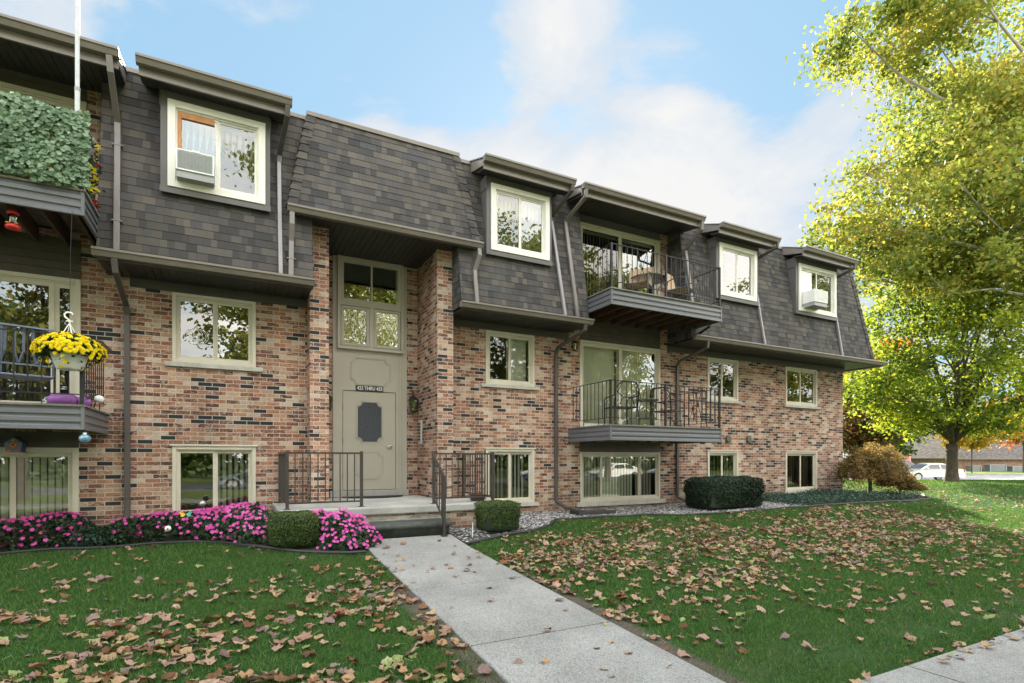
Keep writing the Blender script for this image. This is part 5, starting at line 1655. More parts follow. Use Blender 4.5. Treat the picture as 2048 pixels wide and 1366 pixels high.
# window air conditioners
GREYP = simple('grey_grille', (.30, .31, .31), .5, 0, .05)
def ac_unit(x0, x1, z0, z1, y0, y1, label, grille_front=True):
    e, pb = world_thing('air_conditioner', ((x0 + x1) / 2, y1, z0), label, 'air conditioner')
    m_ = MB()
    e_ = .022
    m_.box(x0, y0 + .012, z0 + .0, x1, y1, z1)
    m_.box(x0, y0, z0, x0 + e_, y0 + .012, z1); m_.box(x1 - e_, y0, z0, x1, y0 + .012, z1); m_.box(x0 + e_, y0, z1 - e_, x1 - e_, y0 + .012, z1); m_.box(x0 + e_, y0, z0, x1 - e_, y0 + .012, z0 + e_)
    pb(m_, 'casing', PLASTW, bevel=.006)
    m_ = MB()
    z = z0 + e_ + .006
    while z < z1 - e_ - .008:
        m_.bar((x0 + e_, y0 + .004, z), (x1 - e_, y0 + .004, z), .006, .010); z += .017
    for k in range(1, 10): m_.bar((x0 + e_ + (x1 - x0 - 2 * e_) * k / 10, y0 + .009, z0 + e_), (x0 + e_ + (x1 - x0 - 2 * e_) * k / 10, y0 + .009, z1 - e_), .004)
    pb(m_, 'grille', GREYP if grille_front else PLASTW)
    m_ = MB(); m_.box((x0 + x1) / 2 - .05, y0 - .004, z1 - .012, (x0 + x1) / 2 + .05, y0, z1 + .012); pb(m_, 'handle', PLASTW)
    m_ = MB(); m_.box(x0 + .01, y0 + .02, z0 - .10, x1 + .0, y1, z0 - .002); pb(m_, 'support', SIDING if False else GREYP)
    return e
ac_unit(-.715, -.225, 5.81, 6.115, -.90, -.70, 'white window air conditioner in the leftmost dormer window')
ac_unit(13.80, 14.36, 5.80, 6.13, -1.06, -.69, 'white window air conditioner jutting from the dormer nearest the building corner', False)
ORW = simple('bare_timber', (.50, .22, .08), .6, 0, .2, 12)
m_ = MB(); m_.box(-.70, -.695, 6.10, -.655, -.67, 6.76); m_.box(-.655, -.695, 6.68, -.225, -.67, 6.76)
tag(m_.build('timber_filler_frame', ORW), 'bare orange timber filler around the leftmost dormer air conditioner', 'timber frame')
m_ = MB(); m_.box(13.79, -.69, 6.14, 14.22, -.675, 6.72)
tag(m_.build('filler_board', PLASTW), 'white filler board above the corner dormer air conditioner', 'board')
# wire pumpkin in the window
e, pb = world_thing('pumpkin_light', (-.50, .045, 3.44), 'white wire jack-o-lantern decoration in the left middle-floor window', 'decoration')
m_ = MB()
def arc(cx, cz, rx, rz, a0, a1, n=16): return [(cx + rx * math.cos(R(a0 + (a1 - a0) * k / n)), .030, cz + rz * math.sin(R(a0 + (a1 - a0) * k / n))) for k in range(n + 1)]
for rx in (.17, .135, .09, .04): m_.tube(arc(-.50, 3.575, rx, .13, 0, 360, 24), .0035, 4, cap=False)
m_.tube([(-.51, .03, 3.70), (-.50, .03, 3.74), (-.47, .03, 3.75)], .006, 4)
m_.tube(arc(-.50, 3.58, .10, .07, 200, 340), .005, 4); m_.tube(arc(-.50, 3.565, .10, .035, 200, 340), .005, 4)
for cx in (-.55, -.45): m_.tube([(cx - .025, .028, 3.60), (cx + .025, .028, 3.60), (cx, .028, 3.645), (cx - .025, .028, 3.60)], .004, 4)
m_.tube([(-.512, .028, 3.575), (-.488, .028, 3.575), (-.50, .028, 3.60), (-.512, .028, 3.575)], .004, 4)
pb(m_, 'wire_outline', PLASTW)

# pole, ivy screen, garland on the top left balcony
POLEW = simple('pole_white', (.52, .54, .55), .35)
e, pb = world_thing('flag_pole', (-1.735, -1.455, 5.01), 'white jointed metal pole rising from the top left balcony', 'pole')
m_ = MB(); m_.tube([(-1.735, -1.455, 5.01), (-1.735, -1.455, 6.30)], .028, 14); pb(m_, 'lower_tube', POLEW, smooth=False)
m_ = MB(); m_.tube([(-1.735, -1.455, 6.30), (-1.735, -1.455, 7.62)], .025, 14); pb(m_, 'middle_tube', POLEW)
m_ = MB(); m_.tube([(-1.735, -1.455, 7.62), (-1.735, -1.455, 9.6)], .019, 14); pb(m_, 'upper_tube', simple('grey_metal_pole', (.42, .45, .47), .35, .3, .05))
m_ = MB(); m_.tube([(-1.735, -1.455, 6.27), (-1.735, -1.455, 6.32)], .031, 14); m_.tube([(-1.735, -1.455, 7.60), (-1.735, -1.455, 7.64)], .028, 14); pb(m_, 'joint_collar', GREYP)
e = empty('ivy_screen', (-3.2, -1.55, 5.0), 0, 'artificial ivy privacy screen covering the front of the top left balcony railing', 'privacy screen')
n = 7000
X_ = rng.uniform(-1.53, 1.60, n); Z_ = rng.uniform(.01, .96, n) + .02 * np.sin(X_ * 9)
P_ = np.stack([X_, rng.uniform(-.06, .03, n) - .03 * np.sin(X_ * 7) * np.sin(Z_ * 9), Z_], 1)
IVY = [(0, -.5, 0), (.28, -.32, .03), (.5, -.02, .07), (.22, .06, .02), (.20, .34, .04), (0, .5, .06), (-.20, .34, .04), (-.22, .06, .02), (-.5, -.02, .07), (-.28, -.32, .03)]
IVY_F = [(0, 1, 2, 3), (0, 3, 7), (3, 4, 5), (3, 5, 7), (5, 6, 7), (0, 7, 8, 9)]
nr = np.tile(np.array([[0.05, -1.0, .25]]), (n, 1))
cards('ivy_foliage', P_, rng.uniform(.035, .078, n), IVY, IVY_F, L_IVY, e, tilt=.6, normals=nr, nmix=.62)
m_ = MB()
for k in range(22): m_.bar((-1.55 + k * .15, .03, .02), (-1.55 + k * .15, .03, .97), .006)
for k in range(7): m_.bar((-1.55, .03, .03 + k * .155), (1.6, .03, .03 + k * .155), .006)
m_.build('mesh_backing', BLACKP, e)
e = empty('flower_garland', (-1.66, -.8, 5.02), 0, 'artificial yellow, red and lilac flowers tied along the side railing of the top left balcony', 'flowers')
P_RED = leafmat('red_petals', [(.55, .02, .03), (.70, .05, .05)], .2)
P_LIL = leafmat('lilac_petals', [(.35, .22, .50), (.60, .50, .70)], .2)
P_WHT = leafmat('white_petals', [(.60, .58, .58), (.75, .66, .70)], .2)
GAR = [(0, -.02, .86, P_YEL), (0, .05, .80, P_YEL), (0, .20, .72, P_RED), (0, -.35, .66, P_LIL), (0, -.22, .62, P_LIL), (0, -.10, .90, P_WHT), (0, .08, .93, P_WHT), (0, -.45, .40, P_YEL), (0, -.30, .38, P_YEL), (0, -.15, .34, P_YEL), (0, .0, .30, P_YEL), (0, -.25, .16, P_YEL), (0, -.05, .10, P_RED), (0, .25, .55, P_LIL), (0, -.28, .04, P_RED)]
for x, y, z, m2 in GAR:
    P_ = rng.normal(0, .028, (10, 3)) + np.array([x - .02, y, z])
    flowers('blossom_cluster', P_, rng.uniform(.055, .08, 10), m2, e)
P_ = np.stack([rng.normal(-.01, .03, 300), rng.uniform(-.5, .35, 300), rng.uniform(.02, .9, 300)], 1)
cards('foliage', P_, rng.uniform(.04, .07, 300), KITE, KITE_F, L_IMP, e)

# hummingbird feeder, bird house, glass ornament, hanging basket
RED = simple('red_plastic', (.62, .03, .03), .35, 0, .1); YELP = simple('yellow_plastic', (.75, .5, .05), .4)
e, pb = world_thing('hummingbird_feeder', (-2.40, -1.30, 4.45), 'red hummingbird feeder hanging under the top left balcony', 'bird feeder')
m_ = MB(); m_.lathe([(.02, 4.44), (.07, 4.45), (.078, 4.475), (.06, 4.50), (.03, 4.505)], 16, 0, None, -2.4, -1.3); pb(m_, 'base', RED, smooth=True)
m_ = MB(); m_.lathe([(.035, 4.505), (.045, 4.53), (.045, 4.61), (.035, 4.63)], 14, 0, None, -2.4, -1.3, .06, 7); pb(m_, 'bottle', GLASS, smooth=True)
m_ = MB(); m_.lathe([(.03, 4.63), (.062, 4.632), (.062, 4.65), (.03, 4.675), (.005, 4.68)], 16, 0, None, -2.4, -1.3); pb(m_, 'cap', RED, smooth=True)
for k in range(4):
    a = R(90 * k + 45); m_ = MB(); m_.lathe([(.004, 4.50), (.018, 4.505), (.02, 4.512), (.004, 4.515)], 8, 0, None, -2.4 + .06 * math.cos(a), -1.3 + .06 * math.sin(a)); pb(m_, 'feeding_port', YELP)
e, pb = world_thing('bird_house', (-2.70, -.12, 1.68), 'slate blue bird house painted with orange and pink flowers above the lowest left window', 'bird house')
BLU = simple('navy_paint', (.035, .055, .12), .5); GRB = simple('slate_blue_paint', (.17, .19, .25), .6)
m_ = MB(); m_.extr_y([(-2.775, 1.685), (-2.625, 1.685), (-2.605, 1.82), (-2.70, 1.90), (-2.795, 1.82)], -.20, -.04); pb(m_, 'box', GRB)
m_ = MB(); m_.extr_y([(-2.815, 1.805), (-2.70, 1.905), (-2.70, 1.92), (-2.822, 1.815)], -.225, -.03); m_.extr_y([(-2.585, 1.805), (-2.70, 1.905), (-2.70, 1.92), (-2.578, 1.815)], -.225, -.03); pb(m_, 'roof', BLU)
m_ = MB(); m_.extr_y([(-2.62, 1.685), (-2.612, 1.685), (-2.60, 1.815), (-2.608, 1.82)], -.20, -.03); pb(m_, 'side_board', BLU)
ORP = simple('orange_paint', (.75, .22, .06), .5); PKP = simple('pink_paint', (.70, .10, .20), .5)
for cx, cz, r_, mm in ((-2.70, 1.79, .034, ORP), (-2.745, 1.70, .025, ORP), (-2.66, 1.71, .022, PKP), (-2.70, 1.855, .017, YELP), (-2.652, 1.83, .013, PKP), (-2.75, 1.82, .013, PKP)):
    m_ = MB()
    m_.extr_y([(cx + r_ * (1 + .25 * math.cos(k * math.pi)) * math.cos(R(18 * k)), cz + r_ * (1 + .25 * math.cos(k * math.pi)) * math.sin(R(18 * k))) for k in range(20)], -.206, -.2005); pb(m_, 'painted_flower', mm)
m_ = MB(); m_.extr_y([(-2.70 + .014 * math.cos(R(30 * k)), 1.79 + .014 * math.sin(R(30 * k))) for k in range(12)], -.210, -.2065); pb(m_, 'entrance_hole', BLACKP)
m_ = MB(); m_.box(-2.80, -.20, 1.665, -2.60, -.005, 1.684); pb(m_, 'ledge', CREAM)
e, pb = world_thing('glass_ornament', (-1.655, -1.48, 1.80), 'ribbed blue glass ball ornament hanging from the left middle balcony corner', 'ornament')
BGL = simple('blue_glass', (.13, .25, .36), .08, 0, .5, 60, spec=.9)
m_ = MB(); m_.lathe([(.012, 1.80), (.042, 1.812), (.062, 1.845), (.060, 1.875), (.040, 1.90), (.02, 1.908)], 32, 0, None, -1.655, -1.48, .05, 8); pb(m_, 'globe', BGL, smooth=True)
m_ = MB(); m_.lathe([(.02, 1.908), (.02, 1.93), (.004, 1.932)], 12, 0, None, -1.655, -1.48); pb(m_, 'collar', PLASTW)
m_ = MB(); m_.tube([(-1.655 + .028 * math.cos(R(a)), -1.48, 1.925 + .038 * math.sin(R(a))) for a in range(0, 181, 20)], .003, 5); pb(m_, 'wire_loop', IRON)

HB = Vector((-1.775, -1.64, 2.70))
e, pb = world_thing('hanging_basket', tuple(HB), 'white hanging basket of yellow chrysanthemums in front of the left middle balcony', 'hanging basket')
hx_, hy_ = HB.x, HB.y
m_ = MB(); m_.lathe([(.02, 2.695), (.125, 2.70), (.135, 2.715), (.165, 2.80), (.188, 2.885), (.196, 2.89), (.194, 2.90), (.17, 2.90)], 36, 0, None, hx_, hy_); pb(m_, 'pot', PLASTW, smooth=True)
m_ = MB()
for k in range(4):
    a = R(90 * k + 30); m_.tube([(hx_ + .185 * math.cos(a), hy_ + .185 * math.sin(a), 2.89), (hx_ + .02 * math.cos(a), hy_ + .02 * math.sin(a), 3.24), (hx_, hy_, 3.27)], .0055, 6)
m_.tube([(hx_, hy_, 3.25), (hx_, hy_, 3.31), (hx_ - .045, hy_, 3.35), (hx_ - .05, hy_, 3.385), (hx_ - .02, hy_, 3.41), (hx_ + .02, hy_, 3.405), (hx_ + .035, hy_, 3.38)], .010, 8)
m_.tube([(hx_ - .035, hy_, 3.30), (hx_ + .035, hy_, 3.30)], .008, 6)
pb(m_, 'hanger', PLASTW, smooth=True)
m_ = MB(); m_.tube([(hx_, hy_, 3.41), (hx_, hy_ + .05, 4.2), (hx_, hy_ + .12, 4.72)], .0025, 5); pb(m_, 'wire', IRON)
def dome(n, jit):
    d = rng.normal(size=(n, 3)); d[:, 2] = np.abs(d[:, 2]) * 1.0 - .28; d /= np.linalg.norm(d, axis=1)[:, None]
    r = np.clip(1 - np.abs(rng.normal(0, jit, n)), .5, 1.03) * (1 + .06 * np.sin(d[:, 0] * 8) * np.cos(d[:, 1] * 7))
    return d * r[:, None] * np.array([.345, .33, .225]) + np.array([0, 0, .215]), d
P_, nn = dome(2200, .16); cards('foliage', P_, rng.uniform(.03, .055, len(P_)), KITE, KITE_F, L_IMP, e, normals=nn, nmix=.3)
P_, nn = dome(520, .015)
def pom(name, matl):
    m_ = MB()
    for L_, (rr, zz, n_) in enumerate(((.5, .0, 12), (.40, .13, 10), (.27, .22, 8), (.12, .28, 5))):
        for k in range(n_):
            a = 2 * math.pi * (k + .5 * (L_ % 2)) / n_; w_ = math.pi / n_ * .9
            m_.add([(0, 0, zz - .05), (rr * .75 * math.cos(a - w_), rr * .75 * math.sin(a - w_), zz + .05), (rr * math.cos(a), rr * math.sin(a), zz + .03), (rr * .75 * math.cos(a + w_), rr * .75 * math.sin(a + w_), zz + .05)], [(0, 1, 2, 3)])
    return m_.build(name, matl, None, fix=False)
pr = pom('blossom', P_YEL)
pd = pr.data
idx = place_blossoms(P_, nn, pr, e, (.048, .066), 100)
# the rest of the blossoms as one part
co = np.zeros(len(pd.vertices) * 3); pd.vertices.foreach_get('co', co); co = co.reshape(-1, 3)
fc = [tuple(p.vertices) for p in pd.polygons]
m_ = MB(); used = set(idx)
for i in range(len(P_)):
    if i in used: continue
    q_ = (Vector(nn[i]) + Vector((0, 0, .35))).to_track_quat('Z', 'Y').to_matrix().to_4x4()
    m_.add([tuple(p) for p in co], fc, 0, Matrix.Translation(P_[i]) @ q_ @ Matrix.Scale(random.uniform(.046, .064), 4))
o = m_.build('blossoms', P_YEL, e, fix=False); tag(o, kind='stuff')

# wire planter on the side rail, white ball light, purple watering can
e, pb = world_thing('wire_planter', (-1.58, -1.05, 3.0), 'empty black wire planter basket on the side railing of the left middle balcony', 'planter')
m_ = MB()
for k in range(11):
    y = -1.40 + k * .07
    m_.tube([(-1.68, y, 3.16), (-1.50, y, 3.13), (-1.56, y, 3.04), (-1.68, y, 3.0)], .0045, 5)
for x, z in ((-1.68, 3.16), (-1.50, 3.13), (-1.53, 3.085), (-1.56, 3.04), (-1.68, 3.0)): m_.tube([(x, -1.41, z), (x, -.69, z)], .006, 5)
pb(m_, 'wire_cage', IRON)
e, pb = world_thing('ball_light', (-1.60, -.95, 2.36), 'white ball light on the side edge of the left middle balcony', 'lamp')
m_ = MB(); m_.lathe([(.01, 2.36), (.045, 2.375), (.06, 2.41), (.045, 2.45), (.01, 2.465)], 16, 0, None, -1.60, -.95); pb(m_, 'globe', PLASTW, smooth=True)
m_ = MB(); m_.tube([(-1.66, -.95, 2.285), (-1.64, -.95, 2.37), (-1.60, -.95, 2.375)], .008, 6); pb(m_, 'bracket', IRON)
PUR = simple('purple_plastic', (.28, .10, .36), .4, 0, .1)
e, pb = world_thing('watering_can', (-1.95, -1.15, 2.285), 'purple plastic tub lying on the left middle balcony floor', 'tub')
m_ = MB(); m_.tube([(-2.10, -1.15, 2.35), (-2.06, -1.15, 2.36), (-1.85, -1.14, 2.365), (-1.80, -1.14, 2.355)], [.045, .075, .08, .05], 14); pb(m_, 'body', PUR, smooth=True)
m_ = MB(); m_.tube([(-1.82, -1.12, 2.355), (-1.74, -1.05, 2.36), (-1.70, -1.02, 2.37)], [.055, .07, .06], 12, cap=False); pb(m_, 'neck', PUR, smooth=True)
e.name = 'plastic_tub'

# furniture
def rocker(x, y, z, rz, label):
    e = empty('rocking_chair', (x, y, z), rz, label, 'rocking chair')
    BG = MATS.get('blue_grey_metal') or simple('blue_grey_metal', (.16, .19, .27), .4, .2, .1)
    for s_ in (-.27, .27):
        m_ = MB(); m_.tube([(s_, -.42, .09), (s_, -.2, .02), (s_, .1, .02), (s_, .42, .10)], .016, 8); m_.build('rocker', IRON, e, smooth=True)
        m_ = MB(); m_.tube([(s_, -.25, .02), (s_, -.25, .38), (s_, -.23, .60), (s_, .20, .62), (s_, .26, .55)], .015, 8); m_.build('armrest', IRON, e, smooth=True)
        m_ = MB(); m_.tube([(s_, .20, .03), (s_, .20, .40)], .014, 8); m_.build('leg', IRON, e)
    m_ = MB(); m_.box(-.26, -.25, .37, .26, .22, .40); m_.build('seat', BG, e, bevel=.01)
    m_ = MB()
    m_.bar((-.26, .20, .40), (-.26, .36, .98), .035, .02); m_.bar((.26, .20, .40), (.26, .36, .98), .035, .02)
    m_.bar((-.27, .36, .98), (.27, .36, .98), .05, .02); m_.bar((-.26, .23, .52), (.26, .23, .52), .035, .02)
    for k in range(6):
        xx = -.22 + k * .088
        m_.bar((xx, .33, .96), (xx, .27, .68), .030, .012); m_.bar((xx, .27, .68), (xx + (.04 if k % 2 else -.04), .235, .54), .024, .012)
    m_.build('backrest', BG, e)
    return e
rocker(-2.40, -.85, 2.285, R(200), 'blue-grey metal rocking chair on the left middle balcony')
rocker(-3.15, -.80, 2.285, R(180), 'blue-grey metal rocking chair at the frame edge of the left middle balcony')
SLING = simple('tan_sling', (.42, .30, .20), .8, 0, .1, 12); DKM = simple('dark_patio_metal', (.06, .07, .07), .4, .3)
def sling_chair(x, y, z, rz, label):
    e = empty('patio_chair', (x, y, z), rz, label, 'patio chair')
    prof = [(.25, .42), (.0, .40), (-.22, .41), (-.27, .50), (-.30, .70), (-.36, .92)]
    m_ = MB(); vs = []
    for i, (yy, zz) in enumerate(prof):
        wd = .24 + (.03 if i > 2 else 0)
        for k in range(7):
            f_ = k / 6 * 2 - 1
            vs.append((f_ * wd, -(yy) - (abs(f_) ** 2 * .06 if i > 2 else 0), zz + (abs(f_) ** 2 * .015 if i < 3 else -.03 * abs(f_) ** 3)))
    m_.add(vs, [(i * 7 + k, i * 7 + k + 1, i * 7 + 8 + k, i * 7 + 7 + k) for i in range(5) for k in range(6)])
    m_.build('sling_seat', SLING, e, smooth=True)
    for s_ in (-1, 1):
        m_ = MB(); m_.tube([(s_ * .27, -.28, 0), (s_ * .275, -.27, .30), (s_ * .285, -.22, .62), (s_ * .285, .0, .66), (s_ * .27, .20, .60), (s_ * .26, .24, .42)], .013, 8); m_.build('armrest', DKM, e, smooth=True)
        m_ = MB(); m_.tube([(s_ * .26, .24, .42), (s_ * .27, .34, 0)], .013, 8); m_.build('leg', DKM, e, smooth=True)
        m_ = MB(); m_.tube([(s_ * .25, -.25, .42), (s_ * .25, .24, .40), (s_ * .265, .30, .60), (s_ * .25, .38, .93)], .013, 8); m_.build('side_frame', DKM, e, smooth=True)
    return e
sling_chair(8.00, -.78, 5.003, R(-55), 'tan sling chair left of the round table on the top right balcony')
sling_chair(9.10, -.95, 5.003, R(25), 'tan sling chair right of the round table on the top right balcony')
e = empty('patio_table', (8.48, -.55, 5.003), 0, 'round glass-topped patio table between two tan chairs', 'patio table')
m_ = MB(); m_.lathe([(.01, .70), (.40, .70), (.41, .708), (.40, .716), (.01, .716)], 36); m_.build('glass_top', GLASS, e)
m_ = MB(); m_.tube([(.41 * math.cos(R(a)), .41 * math.sin(R(a)), .705) for a in range(0, 361, 12)], .014, 6, cap=False); m_.build('rim', DKM, e, smooth=True)
for k in range(4):
    a = R(90 * k + 45); m_ = MB(); m_.tube([(.38 * math.cos(a), .38 * math.sin(a), .70), (.2 * math.cos(a), .2 * math.sin(a), .4), (.22 * math.cos(a), .22 * math.sin(a), .2), (.34 * math.cos(a), .34 * math.sin(a), 0)], .012, 8); m_.build('leg', DKM, e, smooth=True)
def frame_chair(x, y, z, rz, label, tall=1.0):
    e = empty('metal_chair', (x, y, z), rz, label, 'patio chair')
    W_ = .26
    m_ = MB()
    P_ = [(-W_, .24, .40), (-W_ - .01, .30, .78), (-W_ + .10, .33, .92), (W_ - .10, .33, .92), (W_ + .01, .30, .78), (W_, .24, .40)]
    m_.tube(P_, .018, 8)
    Q = [(-W_ + .02, .29, .72), (-.10, .31, .60), (.10, .31, .60), (W_ - .02, .29, .72)]
    m_.tube(Q, .011, 6); m_.tube([(-.10, .31, .60), (-.16, .27, .46)], .011, 6); m_.tube([(.10, .31, .60), (.16, .27, .46)], .011, 6)
    m_.tube([(-.12, .33, .91), (-W_ + .03, .30, .72)], .009, 6); m_.tube([(.12, .33, .91), (W_ - .03, .30, .72)], .009, 6)
    m_.build('backrest', IRON, e, smooth=True)
    m_ = MB()
    for k in range(8): m_.box(-.25, -.25 + k * .062, .40, .25, -.205 + k * .062, .415)
    m_.box(-.265, -.26, .39, -.245, .25, .42); m_.box(.245, -.26, .39, .265, .25, .42); m_.build('seat', IRON, e)
    for s_ in (-1, 1):
        m_ = MB(); m_.tube([(s_ * .27, -.24, 0), (s_ * .27, -.24, .60), (s_ * .27, -.15, .63), (s_ * .27, .27, .64)], .014, 8); m_.build('armrest', IRON, e, smooth=True)
        m_ = MB(); m_.tube([(s_ * .26, .24, .40), (s_ * .27, .30, 0)], .014, 8); m_.build('leg', IRON, e)
    return e
frame_chair(7.42, -.90, 2.283, R(168), 'black metal armchair with angular back on the right middle balcony')
frame_chair(8.95, -.70, 2.283, R(100), 'black metal armchair right of the tiered side table on the middle balcony')
e = empty('side_table', (8.22, -.85, 2.283), 0, 'black two-tier round metal side table on the right middle balcony', 'side table')
m_ = MB(); m_.lathe([(.01, .60), (.23, .60), (.24, .61), (.23, .625), (.01, .625)], 28); m_.build('table_top', DKM, e)
m_ = MB(); m_.lathe([(.01, .20), (.19, .20), (.20, .208), (.19, .216), (.01, .216)], 28); m_.build('lower_shelf', DKM, e)
for k in range(3):
    a = R(120 * k + 20); m_ = MB(); m_.tube([(.20 * math.cos(a), .20 * math.sin(a), .60), (.25 * math.cos(a), .25 * math.sin(a), .48), (.17 * math.cos(a), .17 * math.sin(a), .20), (.22 * math.cos(a), .22 * math.sin(a), 0)], .012, 8); m_.build('leg', DKM, e, smooth=True)

# garden ornaments
e, pb = world_thing('garden_stake', (-.39, -.62, g(-.39, -.62)), 'silver filigree ball on a thin garden stake in front of the lower window', 'garden ornament')
m_ = MB(); m_.lathe([(.004, .868), (.035, .88), (.052, .915), (.035, .95), (.004, .962)], 16, 0, None, -.39, -.62, .0)
pb(m_, 'ball', simple('filigree_silver', (.45, .44, .42), .3, .6, .8, 70), smooth=True)
m_ = MB(); m_.tube([(-.39, -.62, .3), (-.39, -.62, .87)], .005, 6); pb(m_, 'stem', IRON)
e, pb = world_thing('butterfly_stake', (-.60, -.70, g(-.6, -.7)), 'green and yellow butterfly stake in the pink flowers', 'garden ornament')
m_ = MB(); m_.tube([(-.60, -.70, .3), (-.60, -.70, .80)], .004, 6); pb(m_, 'stem', IRON)
for s_, mm in ((-1, YELP), (1, simple('teal_paint', (.10, .45, .32), .4))):
    m_ = MB(); m_.add([(-.60, -.70, .77), (-.60 + s_ * .05, -.73, .82), (-.60 + s_ * .09, -.74, .80), (-.60 + s_ * .06, -.73, .765), (-.60 + s_ * .07, -.735, .74), (-.60 + s_ * .03, -.72, .735)], [(0, 1, 2, 3), (0, 3, 4, 5)]); pb(m_, 'wing', mm, fix=False)
e, pb = world_thing('garden_marker', (-.80, -.93, g(-.8, -.93)), 'round white garden marker with dark centre among the pink flowers', 'garden ornament')
m_ = MB(); m_.lathe([(.004, .56), (.03, .568), (.045, .60), (.03, .635), (.004, .642)], 16, 0, None, -.80, -1.0); pb(m_, 'disc', PLASTW, smooth=True)
m_ = MB(); m_.lathe([(.003, -.006), (.012, -.004), (.012, .004), (.003, .006)], 10, 0, Matrix.Translation((-.80, -1.045, .60)) @ Matrix.Rotation(R(90), 4, 'X')); pb(m_, 'eye', BLACKP)
m_ = MB(); m_.tube([(-.80, -1.0, .3), (-.80, -1.0, .57)], .005, 6); pb(m_, 'stem', IRON)
m_ = MB(); m_.tube([(3.36, -2.30, .33), (3.36, -2.30, .56), (3.36, -2.31, .60)], .006, 6)
tag(m_.build('marker_rod', PLASTW), 'thin white marker rod standing in gravel beside the steps', 'marker rod')
m_ = MB()
zz = g(6.6, -.7) + .03
m_.extr_x([(-.95, zz), (-.60, zz), (-.60, zz + .075), (-.64, zz + .08), (-.66, zz + .02), (-.90, zz + .02), (-.91, zz + .08), (-.95, zz + .075)], 6.35, 7.25)
m_.box(6.30, -.95, zz, 6.36, -.60, zz + .10); m_.bar((6.42, -.35, zz + .10), (6.75, -.90, zz + .03), .09, .03)
tag(m_.build('splash_block', simple('splash_black', (.025, .025, .025), .6), bevel=.006), 'black plastic splash block below the downspout by the wide lower window', 'splash block')

